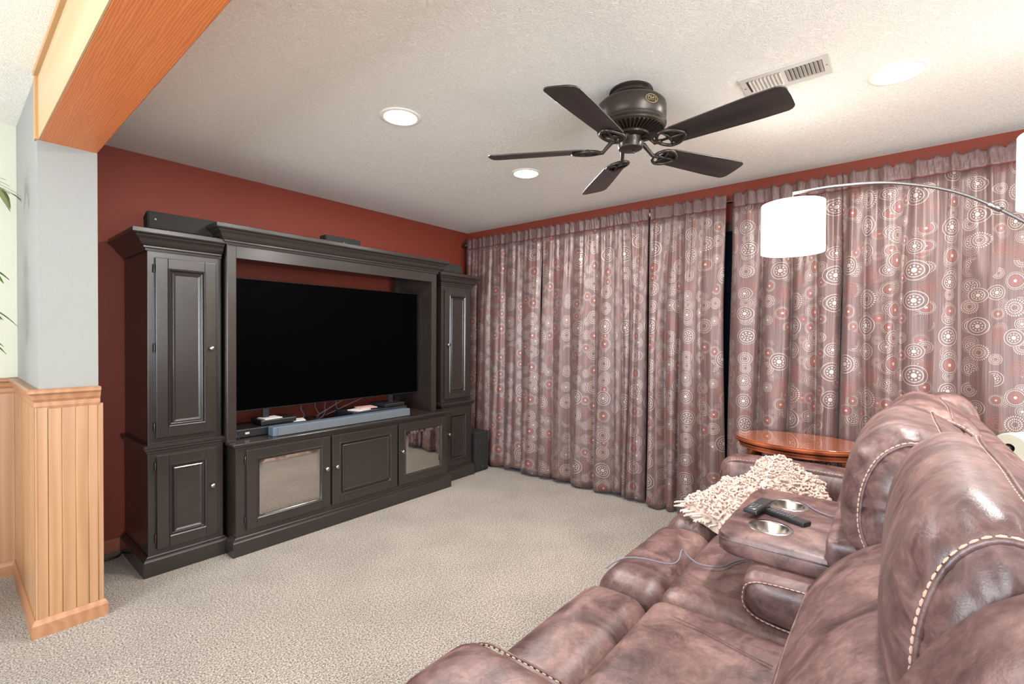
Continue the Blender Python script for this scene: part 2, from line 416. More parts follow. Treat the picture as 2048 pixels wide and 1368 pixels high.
# solid curtain wall; the patio door is set on its face
wr_ = MB().box(0, .15, YF, 0, 0, H)
struct('wall_right', wr_, M_red)
struct('wall_alcove', MB().box(XL, -3.22, .075, .22, 0, H), M_cream)
wl = MB().box(XL-.12, XL, YF, -4.1, 0, H).box(XL-.12, XL, -1.1, .22, 0, H).box(XL-.12, XL, -4.1, -1.1, 0, .5).box(XL-.12, XL, -4.1, -1.1, 2.25, H)
struct('wall_left', wl, M_cream)
wf_ = MB().box(XL, -5.4, YF-.12, YF, 0, H).box(-1.8, .15, YF-.12, YF, 0, H).box(-5.4, -1.8, YF-.12, YF, 2.3, H).box(-5.4, -1.8, YF-.12, YF, 0, .25)
struct('wall_front', wf_, M_cream)
M_dark = plain('night_glass', (.006, .008, .014, 1), .05)  # opaque near-black panes, coloured so the gaps between curtains look dark
def window(name, axis, pos, a0, a1, z0, z1, n, t=.05, d=.06, gm=None):
    fr = MB()
    def bx(p0, p1, q0, q1, r0, r1):
        fr.box(p0, p1, q0, q1, r0, r1) if axis == 'X' else fr.box(q0, q1, p0, p1, r0, r1)
    bx(pos-d, pos, a0, a1, z0, z0+t); bx(pos-d, pos, a0, a1, z1-t, z1)
    for i in range(n+1):
        c = a0+(a1-a0)*i/n; bx(pos-d, pos, max(a0, c-t/2), min(a1, c+t/2), z0+t, z1-t)
    w_ = struct(name, fr, M_rod if gm else M_trimw)
    for i in range(n):
        c0 = a0+(a1-a0)*i/n+t/2; c1 = a0+(a1-a0)*(i+1)/n-t/2; p = MB()
        p.box(pos-d/2-.003, pos-d/2+.003, c0, c1, z0+t, z1-t) if axis == 'X' else p.box(c0, c1, pos-d/2-.003, pos-d/2+.003, z0+t, z1-t)
        obj('pane', p, gm or M_glass, w_)
window('window_1', 'X', XL-.03, -4.1, -1.1, .5, 2.25, 3)
window('window_2', 'Y', YF-.03, -5.4, -1.8, .25, 2.3, 3)
window('door_1', 'X', -.001, -4.95, -.35, .0, 2.16, 3, .07, .03, M_dark)
struct('trim_1', MB().box(-.09, -.031, -4.95, -.3, 0, .03), M_navy)         # dark navy strip on the floor, under the curtains

# pillar with beadboard
PX0, PX1, PY0 = -3.412, -3.215, -.785
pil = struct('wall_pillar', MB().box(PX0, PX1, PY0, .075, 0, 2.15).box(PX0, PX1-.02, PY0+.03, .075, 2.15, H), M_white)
for a, b in zip([.17, .375, .575, .765, .915], [.375, .575, .765, .915, 1.0]):
    x0 = PX0-.012+a*.225; x1 = PX0-.012+b*.225
    mb = MB().box(x0+.0012, x1-.0012, PY0-.0125, PY0, .07, .995)
    obj('plank', mb, M_oak, pil, bevel=.002)
    if a < .9: obj('bead', MB().tube([(x1+.0011, PY0-.0102, .07), (x1+.0011, PY0-.0102, .995)], .0020, 8), M_oak, pil, smooth=True)
obj('backing', MB().box(PX0-.010, PX1+.010, PY0-.006, PY0+.002, .03, .995).box(PX0-.006, PX0+.002, PY0-.004, .074, .03, .995), M_oak, pil)
obj('corner_board', MB().box(PX0-.014, PX0-.006, PY0-.016, PY0+.05, .06, .995).box(PX0-.014, PX0+.0262, PY0-.0145, PY0-.002, .06, .995), M_oak, pil, bevel=.002)
y = PY0+.056
while y < .06:
    obj('plank', MB().box(PX0-.013, PX0-.004, y, min(y+.0755, .07), .07, .995), M_oak, pil, bevel=.002); y += .078
# alcove wainscot
x = PX0-.013; alc = bpy.data.objects['wall_alcove']
while x > -5.4:
    obj('plank', MB().box(x-.0755, x, .062, .076, .07, .995), M_oak, alc, bevel=.002); x -= .078
obj('backing', MB().box(-5.4, PX0, .068, .0755, .03, .995), M_oak, alc)
railp = [(0, .985), (.012, .985), (.016, 1.0), (.016, 1.018), (.024, 1.03), (.028, 1.048), (.038, 1.058), (.038, 1.068), (.03, 1.074), (0, 1.074)]
basep = [(0, 0), (.016, 0), (.016, .055), (.012, .066), (.006, .076), (0, .076)]
path = [(-5.6, .075), (PX0-.004, .075), (PX0-.004, PY0-.004), (PX1+.012, PY0-.004)]
struct('trim_2', MB().sweep([(-5.6, .075), (PX0, .075)], railp, 1), M_oakx, bevel=0)
struct('trim_3', MB().sweep([(PX0, .075), (PX0, PY0), (PX1+.004, PY0)], railp, 1), M_oaky)
struct('baseboard_alcove', MB().sweep([(-5.6, .062), (PX0-.012, .062)], basep, 1), M_oakx)
struct('baseboard_pillar', MB().sweep([(PX0-.012, .07), (PX0-.012, PY0-.012), (PX1+.012, PY0-.012), (PX1+.012, PY0+.08)], basep, 1), M_oaky)
struct('baseboard_back', MB().sweep([(-3.2, 0), (-.02, 0)], [(0, 0), (.014, 0), (.014, .06), (.006, .075), (0, .075)], 1), plain('redwood_base', srgb(150, 84, 58), .5))
# ceiling beam along the room opening
bm_ = struct('ceiling_beam', MB().box(PX0+.008, PX1, YF, PY0+.03, 2.15, H), M_beam, bevel=.003)
obj('side_board', MB().box(PX0+.003, PX0+.008, YF, PY0+.0, 2.150, H-.001), M_beam_lit, bm_)
obj('ceiling_strip', MB().box(PX0-.012, PX0+.006, YF, PY0-.002, H-.022, H), M_pinetrim, bm_, bevel=.002)
obj('end_strip', MB().box(PX0-.008, PX0+.006, PY0-.012, PY0+.03, 2.15, H-.02), M_pinetrim, bm_, bevel=.002)

# ============================================================ recessed lights, air vent
def can_light(x, y, label, power=16):
    t = thing('recessed_light', label, 'ceiling light', (x, y, H), 'round recessed ceiling lights')
    obj('trim_ring', MB().lathe([(.080, -.0005), (.084, -.006), (.100, -.004), (.104, 0)], n=40, cap=False), M_trimw, t, smooth=True, loc=(0, 0, 0))
    obj('lens', MB().lathe([(.0005, -.0035), (.081, -.0035), (.081, -.001), (.0005, -.001)], n=40), M_disc, t, loc=(0, 0, 0))
    l = bpy.data.lights.new('downlight', 'AREA'); l.shape = 'DISK'; l.size = .16; l.energy = power; l.color = (1, .982, .952)
    o = bpy.data.objects.new('downlight', l); C.objects.link(o); o.parent = t; o.location = (0, 0, -.012)
can_light(-2.174, -1.67, 'round recessed ceiling light nearest the wooden beam, left of the fan')
can_light(-1.111, -1.665, 'round recessed ceiling light behind the fan, nearest the corner of the red walls')
can_light(-1.108, -3.649, 'large bright recessed ceiling light beside the white air vent')
for i, (x, y) in enumerate([(-2.17, -3.65), (-2.17, -5.6), (-1.1, -5.6)]):  # added out-of-view lights that brighten the main room
    can_light(x, y, ['recessed ceiling light over the near end of the sofa, behind the viewer', 'recessed ceiling light at the back of the room near the beam', 'recessed ceiling light at the back of the room near the curtain wall'][i])
for i, (x, y) in enumerate([(-4.6, -1.3), (-4.6, -3.8)]):  # added out-of-view fill for the side room
    can_light(x, y, ['recessed ceiling light of the side room above the palm', 'recessed ceiling light of the side room behind the viewer'][i], 4)

vt = thing('air_vent', 'long white louvred air vent on the ceiling beside the fan blade', 'air vent', (-1.378, -3.27, H))
fr = MB()
for b in [(-.09, -.055, -.165, .165), (.055, .09, -.165, .165), (-.055, .055, -.165, -.14), (-.055, .055, .14, .165), (-.055, .055, -.008, .008)]:
    fr.box(b[0], b[1], b[2], b[3], -.006, 0)
obj('frame', fr, M_vent, vt, bevel=.002, loc=(0, 0, 0))
obj('duct', MB().box(-.055, .055, -.14, .14, -.0012, -.0004), M_ventd, vt, loc=(0, 0, 0))
for i in range(18):
    yy = -.133+i*.0145+(.008 if i >= 9 else 0); tl = .006 if i >= 9 else -.006
    mb = MB(); mb.add([(-.055, yy-tl, -.0015), (.055, yy-tl, -.0015), (.055, yy+tl, -.009), (-.055, yy+tl, -.009), (-.055, yy-tl+.0015, -.0015), (.055, yy-tl+.0015, -.0015), (.055, yy+tl+.0015, -.009), (-.055, yy+tl+.0015, -.009)],
                      [(0, 1, 2, 3), (7, 6, 5, 4), (0, 4, 5, 1), (1, 5, 6, 2), (2, 6, 7, 3), (3, 7, 4, 0)])
    obj('louvre', mb, M_vent, vt, loc=(0, 0, 0))
for yy in (-.152, .152): obj('screw', MB().lathe([(.0005, -.008), (.004, -.0075), (.004, -.006)], (0, yy, 0), 10), M_nickel, vt, loc=(0, 0, 0))

# ============================================================ ceiling fan
fan = thing('ceiling_fan', 'dark bronze five-blade ceiling fan hugging the ceiling', 'ceiling fan', (-1.669, -2.702, H))
O = (0, 0, 0)
obj('canopy', MB().lathe([(.095, 0), (.098, -.008), (.090, -.014), (.098, -.022), (.098, -.032), (.088, -.038), (.080, -.050)], n=48), M_fan, fan, smooth='auto', loc=O)
obj('motor_housing', MB().lathe([(.06, -.048), (.11, -.052), (.140, -.060), (.153, -.072), (.156, -.085), (.156, -.132), (.152, -.140), (.152, -.150), (.157, -.154), (.157, -.164), (.150, -.172), (.145, -.172)], n=64), M_fan, fan, smooth='auto', loc=O)
obj('vent_plate', MB().lathe([(.148, -.168), (.140, -.180), (.07, -.196), (.02, -.196)], n=64), M_cabd, fan, smooth='auto', loc=O)
for k in range(44):
    a = 2*PI*k/44; ca, sa = math.cos(a), math.sin(a); mb = MB()
    q = Vector((-sa, ca, 0))*.0032
    P = [Vector((ca*r, sa*r, z)) for r, z in ((.146, -.170), (.138, -.186), (.078, -.203), (.078, -.192))]
    mb.add([p+q for p in P]+[p-q for p in P], [(0, 1, 2, 3), (7, 6, 5, 4), (0, 4, 5, 1), (1, 5, 6, 2), (2, 6, 7, 3), (3, 7, 4, 0)])
    obj('vent_fin', mb, M_fan, fan, loc=O)
obj('vent_rim', MB().lathe([(.151, -.166), (.151, -.178), (.143, -.184), (.139, -.178)], n=64, cap=False), M_fan, fan, smooth='auto', loc=O)
obj('flywheel', MB().lathe([(.03, -.190), (.082, -.196), (.082, -.210), (.06, -.218), (.03, -.218)], n=40), M_fan, fan, smooth='auto', loc=O)
obj('switch_housing', MB().lathe([(.05, -.212), (.056, -.216), (.056, -.252), (.053, -.262), (.040, -.268), (.012, -.270)], n=40), M_fan, fan, smooth='auto', loc=O)
obj('pull_switch', MB().lathe([(.004, -.268), (.006, -.276), (.003, -.282)], (.01, -.01, 0), 12), M_black, fan, smooth=True, loc=O)
obj('reverse_switch', MB().box(-.0575-.001, -.054, -.006, .006, -.240, -.228), M_black, fan, loc=O).rotation_euler = (0, 0, .69)
# oval badge facing the room
th = PI+.72+.30; nb = Vector((math.cos(th), math.sin(th), 0)); tb = Vector((-nb.y, nb.x, 0))
def oval(rx, rz, d0, d1, n=28, inner=None):
    mb = MB(); V = []
    for d in (d0, d1):
        for k in range(n):
            a = 2*PI*k/n; V.append(nb*(d)+tb*(rx*math.cos(a))+Vector((0, 0, -.105+rz*math.sin(a))))
    F = [(k, (k+1) % n, n+(k+1) % n, n+k) for k in range(n)]+[tuple(range(n, 2*n))]
    return mb.add(V, F)
obj('badge', oval(.030, .019, .150, .1585), M_gold, fan, loc=O)
bd = obj('badge_field', oval(.027, .016, .150, .1592), M_fan, fan, loc=O)
mk = MB()
def sw(pts): mk.tube([nb*.160+tb*a+Vector((0, 0, -.105+b)) for a, b in pts], .0013, 6)
sw([(-.021, .0), (-.015, .009), (-.008, .004), (-.008, -.006), (-.015, -.009), (-.019, -.003)]); sw([(-.004, .011), (-.003, -.010)]); sw([(.006, .011), (.005, -.010)]); sw([(-.004, .001), (.006, .002), (.014, .008), (.020, .002), (.014, -.003), (.018, -.010), (.022, -.006)])
obj('badge_scroll', mk, M_gold, fan, loc=O)
def blade_mesh():
    mb = MB(); out = []
    def hw(r): return .056+.018*min(1, max(0, (r-.18)/.35))
    pts = []
    r0, r1 = .178, .662
    for i in range(7):
        a = PI/2*(i/6); pts.append((r0+.03*(1-math.sin(a)) if False else r0+.03-.03*math.sin(PI/2-a) if False else r0+.03*(1-math.cos(PI/2-a)), 0))
    top = [(r0, .0), (r0+.004, hw(r0)*.6), (r0+.018, hw(r0)*.9), (r0+.04, hw(r0+.04))]
    r = .25
    while r < .61: top.append((r, hw(r))); r += .05
    top += [(.632, hw(.632)), (.646, hw(.65)*.93), (.655, hw(.65)*.80), (.660, .045), (r1, .0)]
    ol = top+[(a, -b) for a, b in top[-2:0:-1]]
    n = len(ol); V = [(a, b, .003) for a, b in ol]+[(a, b, -.003) for a, b in ol]
    F = [tuple(range(n)), tuple(range(n, 2*n))[::-1]]+[(k, (k+1) % n, n+(k+1) % n, n+k) for k in range(n)]
    return mb.add(V, F)
def iron_mesh():
    mb = MB()
    mb.tube([(.06, 0, .040), (.085, 0, .034), (.108, .0, .010), (.125, 0, -.009), (.155, 0, -.010)], [.013, .011, .009, .009, .010], 10)
    lp = smoothpath([(.14, 0, -.009), (.15, .030, -.008), (.180, .052, -.008), (.225, .044, -.008), (.262, 0, -.008), (.225, -.044, -.008), (.180, -.052, -.008), (.15, -.030, -.008)], 5, True)
    mb.tube(lp+[lp[0]], .0075, 8); mb.tube([(.145, 0, -.008), (.258, 0, -.008)], .0055, 8)
    mb.tube([(.182, -.048, -.008), (.200, 0, -.008), (.182, .048, -.008)], .005, 8)
    return mb
proto = None
for k, ang in enumerate((119, -169+(-8), -97, -26.5, 44.5)):
    a = math.radians(119+72*k if False else [119, -176.5, -97.5, -26.5, 44.5][k])
    if proto is None:
        b = obj('blade', blade_mesh(), M_blade, fan, bevel=.0015, loc=(0, 0, -.262))
        ir = obj('blade_bracket', iron_mesh(), M_fan, b, smooth=True, loc=(0, 0, 0)); proto = (b, ir)
    else:
        b = proto[0].copy(); C.objects.link(b); b.parent = fan; ir = proto[1].copy(); C.objects.link(ir); ir.parent = b
    b.rotation_euler = (Matrix.Rotation(a, 3, 'Z') @ Matrix.Rotation(math.radians(-13), 3, 'X')).to_euler()

# ============================================================ entertainment centre
crown = [(0, 0), (.010, 0), (.012, .012), (.020, .016), (.020, .024), (.028, .030), (.040, .042), (.046, .058), (.060, .070), (.064, .078), (.074, .082), (.078, .088), (.078, .108), (.070, .112), (0, .112)]
def shiftp(p, z): return [(a, b+z) for a, b in p]
def raised_door(x0, x1, z0, z1, yf, parent, knob_side, glass=False, hinge_side=None, nh=2, sw=.058, pane_label=None):
    """panel door; yf = face plane of the cabinet (front looks to -Y)"""
    t = .020; y0 = yf-t
    mb = MB().box(x0, x0+sw, y0, yf-.001, z0, z1).box(x1-sw, x1, y0, yf-.001, z0, z1)
    mb.box(x0+sw, x1-sw, y0, yf-.001, z0, z0+sw).box(x0+sw, x1-sw, y0, yf-.001, z1-sw, z1)
    d = obj('door', mb, M_cab, parent, bevel=.0035, seg=3)
    a0, a1, b0, b1 = x0+sw, x1-sw, z0+sw, z1-sw
    # inner moulding: frame of four mitred strips
    def ringf(m0, m1, ya, yb):
        mm = MB(); V = []
        for m, yy in ((m0, ya), (m1, yb)):
            V += [(a0+m, yy, b0+m), (a1-m, yy, b0+m), (a1-m, yy, b1-m), (a0+m, yy, b1-m)]
        return V, [(k, (k+1) % 4, 4+(k+1) % 4, 4+k) for k in range(4)]
    mo = MB()
    for q in ((-.004, .0, y0+.001, y0-.005), (.0, .006, y0-.005, y0-.002), (.006, .012, y0-.002, y0+.008), (.012, .018, y0+.008, y0+.010)):
        V, F = ringf(*q); mo.add(V, F)
    obj('moulding', mo, M_cab, d)
    if glass:
        gp = MB(); V, F = ringf(.016, .034, y0+.0085, y0+.006); gp.add(V, F+[(4, 5, 6, 7)])
        obj('glass', gp, M_mirror, d, label=pane_label)
    else:
        pn = MB()
        for q in ((.016, .020, y0+.010, y0+.002), (.020, .024, y0+.002, y0-.001), (.024, .032, y0-.001, y0+.002), (.032, .034, y0+.002, y0+.0035)):
            V, F = ringf(*q); pn.add(V, F)
        pn.add([(a0+.034, y0+.0035, b0+.034), (a1-.034, y0+.0035, b0+.034), (a1-.034, y0+.0035, b1-.034), (a0+.034, y0+.0035, b1-.034)], [(0, 1, 2, 3)])
        obj('panel', pn, M_cab, d)
    kx = x1-sw*.5 if knob_side > 0 else x0+sw*.5; kz = (z0+z1)/2 if parent.get('kz') is None else parent['kz']
    kn = MB().lathe([(.0005, -.028), (.009, -.0275), (.0135, -.024), (.0145, -.019), (.012, -.014), (.006, -.010), (.005, -.004), (.009, 0)], (kx, y0, kz), 20, axis='Y')
    obj('knob', kn, M_nickel, d, smooth=True)
    if hinge_side:
        hx = x0-.0045 if hinge_side < 0 else x1+.0045
        for i in range(nh):
            hz = z0+.06+(z1-z0-.12)*i/(nh-1)
            obj('hinge', MB().lathe([(.004, -.022), (.0042, -.02), (.0042, .02), (.003, .024)], (hx, y0+.010, hz), 8), M_cab, d, smooth=True)
    return d
def body(x0, x1, y0, y1, z0, z1): return MB().box(x0, x1, y0, y1, z0, z1)
plinth = [(0, 0), (.024, 0), (.024, .082), (.020, .088), (.018, .094), (.008, .100), (.004, .106), (0, .106)]
def tower(x0, x1, label, knob, hinge, group, inner):
    t = thing('tower_cabinet', label, 'cabinet', ((x0+x1)/2, -.28, 0), group)
    YC = -.530; YU = -.515
    obj('lower_carcass', body(x0, x1, YC, -.03, .0, .672), M_cab, t, bevel=.002)
    obj('upper_carcass', body(x0+.004, x1-.004, YU, -.03, .70, 1.775), M_cab, t, bevel=.002)
    pth = [(x0, -.03), (x0, YC), (x1, YC), (x1, -.03)]
    obj('plinth', MB().sweep(pth, plinth, 1), M_cab, t)
    obj('waist_moulding', MB().sweep(pth, [(-.02, .668), (.006, .668), (.008, .676), (.016, .682), (.018, .692), (.022, .696), (.022, .706), (.016, .711), (-.02, .711)], 1).box(x0+.005, x1-.005, YC+.005, -.03, .69, .711), M_cab, t)
    pu = [(x0+.004, -.03), (x0+.004, YU), (x1-.006, YU)] if inner > 0 else [(x0+.004, -.03), (x0+.004, YU), (x1-.004, YU), (x1-.004, -.03)]
    obj('crown_moulding', MB().sweep(pu, shiftp(crown, 1.768), 1).box(x0, x1, YU, -.03, 1.86, 1.876), M_cab, t)
    w0, w1 = x0+.036, x1-.036
    t['kz'] = 1.235; raised_door(w0, w1, .745, 1.735, YU, t, knob, hinge_side=hinge, nh=3)
    t['kz'] = .43; raised_door(w0, w1, .135, .650, YC, t, knob, hinge_side=hinge, nh=2)
    del t['kz']
    return t
tower(-2.972, -2.605, 'tall black tower cabinet left of the television, next to the pillar', 1, -1, None, 1)
tower(-.852, -.470, 'tall black tower cabinet right of the television, by the curtain corner', -1, 1, None, 0)
cx0, cx1, CY = -2.575, -.880, -.640
con = thing('media_console', 'long low black media console with mirrored doors under the television', 'cabinet', ((cx0+cx1)/2, -.33, 0))
obj('carcass', body(cx0, cx1, CY, -.03, 0, .640), M_cab, con, bevel=.002)
pth = [(cx0, -.56), (cx0, CY), (cx1, CY), (cx1, -.56)]
obj('plinth', MB().sweep(pth, plinth, 1), M_cab, con)
obj('top', MB().sweep([(cx0, -.53), (cx0, CY), (cx1, CY), (cx1, -.53)], [(-.02, .632), (.004, .632), (.006, .640), (.014, .645), (.018, .652), (.022, .655), (.022, .664), (.018, .668), (-.02, .668)], 1).box(cx0+.004, cx1-.004, CY+.004, -.03, .640, .6675), M_cab, con, bevel=.0015)
con['kz'] = .405
raised_door(-2.520, -1.985, .140, .622, CY, con, 1, True, -1, pane_label='bevelled mirror glass reflecting the carpet')
raised_door(-1.970, -1.425, .140, .622, CY, con, -1, False, None)
raised_door(-1.410, -.905, .140, .622, CY, con, -1, True, 1, pane_label='bevelled mirror glass reflecting the carpet and curtain')
del con['kz']
br = thing('bridge_shelf', 'black bridge with wide crown moulding spanning over the television', 'shelf', (-1.78, -.33, .668))
by0 = -.585; bx0, bx1 = -2.602, -.965
def side(xa, xb):
    mb = MB().box(xa, xb, by0+.03, -.10, .668, 1.86)
    return mb
obj('side_panel', side(bx0+.012, bx0+.040), M_cab, br, bevel=.0015)
obj('side_panel', side(bx1-.040, bx1-.012), M_cab, br, bevel=.0015)
obj('post', MB().box(bx0, bx0+.052, by0, by0+.03, .668, 1.86), M_cab, br, bevel=.003)
obj('post', MB().box(bx1-.052, bx1, by0, by0+.03, .668, 1.86), M_cab, br, bevel=.003)
obj('back_post', MB().box(bx1-.09, bx1-.041, -.13, -.10, .668, 1.815), M_cab, br)
obj('fascia', MB().box(bx0+.052, bx1-.052, by0, by0+.03, 1.775, 1.862), M_cab, br, bevel=.002)
obj('roof_board', MB().box(bx0+.04, bx1-.04, by0+.03, -.12, 1.815, 1.835), M_cab, br)
obj('crown_moulding', MB().sweep([(bx0, -.12), (bx0, by0), (bx1, by0), (bx1, -.12)], shiftp(crown, 1.850), 1).box(bx0, bx1, by0, -.12, 1.94, 1.9615), M_cab, br)
sp_ = MB().lathe([(.030, 1.8145), (.034, 1.810), (.028, 1.807), (.022, 1.812)], (-1.72, -.36, 0), 24, cap=False)
sl = obj('puck_light', sp_, M_nickel, br, smooth=True)
obj('bulb', MB().lathe([(.0005, 1.8115), (.022, 1.8118)], (-1.72, -.36, 0), 20), M_paper, sl)
for k in range(4): obj('shelf_pin_hole', MB().lathe([(.0035, 0), (.0035, .0012), (.0005, .0012)], (bx1-.0412, by0+.055, 1.50-.05*k), 10, axis='X'), M_nickel, br)

# ---- television
tv = thing('television', 'very large flat black television standing on the console', 'television', (-1.79, -.40, .668))
obj('cabinet_back', MB().box(-2.575+.03, -1.012-.03, -.395, -.375, .85, 1.65), M_black, tv, bevel=.01)
obj('bezel', MB().box(-2.558, -1.022, -.402, -.392, .822, 1.680), M_black, tv, bevel=.002)
obj('screen', MB().box(-2.554, -1.026, -.4035, -.4015, .828, 1.676), M_screen, tv)
for xx in (-2.30, -1.30):
    mb = MB(); mb.box(xx-.02, xx+.02, -.40, -.385, .674, .86); mb.box(xx-.014, xx+.014, -.50, -.28, .669, .677)
    obj('foot', mb, M_black, tv, bevel=.002)
# ---- soundbar
sb = thing('soundbar', 'long grey cloth-fronted soundbar lying along the console edge', 'soundbar', (-1.81, -.585, .668))
obj('shell', MB().box(-2.345, -1.265, -.605, -.535, .6685, .727), M_graym, sb, bevel=.004)
obj('grille', MB().box(-2.315, -1.268, -.6125, -.604, .671, .724), M_grill, sb, bevel=.003)
obj('foot_pad', MB().box(-2.2, -1.4, -.59, -.55, .6682, .6695), M_black, sb)
rg = MB().lathe([(.016, -.0005), (.0165, -.001), (.0155, -.0015)], (-2.20, -.6125, .699), 24, axis='Y', cap=False)
obj('logo_ring', rg, M_graym, sb)
# ---- boxes
def device(name, label, cat, x0, x1, y0, y1, z0, z1, extra=None, led=None):
    t = thing(name, label, cat, ((x0+x1)/2, (y0+y1)/2, z0))
    obj('case', MB().box(x0, x1, y0, y1, z0+.004, z1), M_black, t, bevel=.003)
    obj('front_trim', MB().box(x0+.004, x1-.004, y0-.002, y0+.002, z1-.006, z1-.002), M_nickel, t)
    for a in (x0+.02, x1-.02):
        for b in (y0+.02, y1-.02): obj('foot', MB().lathe([(.008, z0), (.008, z0+.005)], (a, b, 0), 10), M_black, t)
    if led: obj('badge', MB().box(led[0], led[0]+led[1], y0-.0035, y0-.001, z0+.022, z0+.034), M_paper, t)
    return t
device('disc_player', 'black disc player at the left end of the console behind the soundbar', 'player', -2.52, -2.10, -.50, -.34+.10, .668, .722, led=(-2.47, .025))
device('set_top_box', 'small silver-edged box stacked on the black disc player', 'media box', -2.36, -2.13, -.47, -.31, .722, .757)
device('media_receiver', 'wide black receiver behind the right half of the soundbar', 'receiver', -1.72, -1.22, -.51, -.25, .668, .736)
device('slim_media_box', 'slim silver-edged box on the right side of the wide receiver', 'media box', -1.42, -1.20-.03, -.49, -.30, .736, .765)
def booklet(x0, x1, y0, y1, z, rz, label, m=M_paper):
    cx, cy = (x0+x1)/2, (y0+y1)/2; a, b = (x1-x0)/2, (y1-y0)/2
    mb = MB().box(-a, a, -b, b, 0, .003).box(-a+.002, a-.003, -b+.002, b-.003, .003, .006)
    o = obj('booklet', mb, m, loc=(cx, cy, z)); o.rotation_euler = (0, 0, rz); tag(o, label, 'booklet')
booklet(-2.34, -2.22, -.46, -.36, .7572, .1, 'small pale booklet lying on the small box by the disc player')
booklet(-2.135, -2.055, -.48, -.38, .7222, -.3, 'white leaflet lying on the right edge of the disc player')
booklet(-1.68, -1.55, -.49, -.37, .7362, .25, 'white leaflet on the left of the wide receiver')
booklet(-1.60, -1.46, -.45, -.33, .7424, -.15, 'pinkish booklet lying over the leaflet on the wide receiver', plain('pink_paper', srgb(190, 150, 145), .6))
cb = thing('cable_bundle', 'bundle of black and grey cables hanging behind the television above the soundbar', 'cables', (-1.85, -.25, .668))
for i in range(11):
    x = -1.98+.028*i+random.uniform(-.01, .01)
    p = [(x, -.30, .86), (x+random.uniform(-.03, .03), -.28, .78), (x+random.uniform(-.06, .06), -.25, .71), (x+random.uniform(-.10, .10), -.26+random.uniform(-.05, .05), .674)]
    obj('cable', MB().tube(smoothpath(p), .0026, 6), M_black if i % 3 else M_cable, cb, smooth=True)
for x0_, x1_ in ((-1.62, -1.88), (-1.38, -1.80), (-2.14, -2.2)):
    obj('cable', MB().tube(smoothpath([(x0_, -.30, .84), ((x0_+x1_)/2+.04, -.29, .79), (x1_, -.26, .70)]), .0024, 6), M_cable if x0_ > -2 else M_black, cb, smooth=True)

# ---- speakers on top, subwoofer
def speaker(cx, cy, z, w_, h_, d_, rz, tilt, label):
    t = thing('speaker', label, 'speaker', (cx, cy, z), 'small black speakers on the wall unit'); t.rotation_euler = (0, 0, rz)
    m = Matrix.Translation((0, 0, 0)) @ Matrix.Rotation(tilt, 4, 'X')
    def part(nm, mb, mat, **k):
        lo = min((m @ Vector(v)).z for v in bodyv)
        mb.v = [tuple((m @ Vector(v))-Vector((0, 0, lo))) for v in mb.v]; return obj(nm, mb, mat, t, loc=O, **k)
    bodyv = MB().box(-w_/2, w_/2, -d_/2, d_/2, 0, h_).v
    part('case', MB().box(-w_/2, w_/2, -d_/2, d_/2, 0, h_), M_blackm, bevel=.004)
    part('grille', MB().box(-w_/2+.006, w_/2-.006, -d_/2-.005, -d_/2+.001, .006, h_-.006), plain('grille_black', (.02, .018, .016, 1), .8, bump=.5, bscale=900), bevel=.003)
    part('emblem', MB().lathe([(.0005, -d_/2-.0075), (.005, -d_/2-.007), (.005, -d_/2-.004)], (-w_/2+.035 if w_ > .3 else 0, 0, h_*.55), 14, axis='Y'), M_nickel)
speaker(-2.79, -.44, 1.8765, .33, .105, .10, -.05, -.18, 'long black speaker tilted on top of the left tower cabinet')
speaker(-1.735, -.36, 1.9625, .29, .095, .09, 0, 0, 'black centre speaker on top of the bridge over the television')
speaker(-.70, -.46, 1.8765, .25, .085, .10, .05, -.18, 'small black speaker on top of the right tower cabinet')
sw_ = thing('subwoofer', 'black subwoofer box on the carpet between tower cabinet and curtain', 'subwoofer', (-.335, -.40, 0))
obj('case', MB().box(-.432, -.250, -.545, -.20, .008, .385), M_blackm, sw_, bevel=.006)
obj('grille', MB().box(-.426, -.256, -.553, -.544, .016, .378), M_blackm, sw_, bevel=.004)
for a in (-.41, -.27):
    for b in (-.52, -.23): obj('foot', MB().lathe([(.012, 0), (.012, .010)], (a, b, 0), 12), M_black, sw_)
obj('emblem', MB().box(-.345, -.325, -.5545, -.5525, .05, .056), M_nickel, sw_)
tag(obj('black_rod', MB().tube([(-3.199, -.30, .30), (-3.155, -.31, .02), (-3.15, -.312, .004)], .005, 8), M_black, smooth=True), 'thin black rod leaning between the pillar and the wall unit', 'rod')
tag(obj('black_cable', MB().tube(smoothpath([(-3.13, -.16, .006), (-3.09, -.15, .012), (-3.03, -.14, .010), (-3.0, -.08, .006)]), .006, 8), M_black, smooth=True), 'short black cable on the carpet behind the left tower cabinet', 'cable')

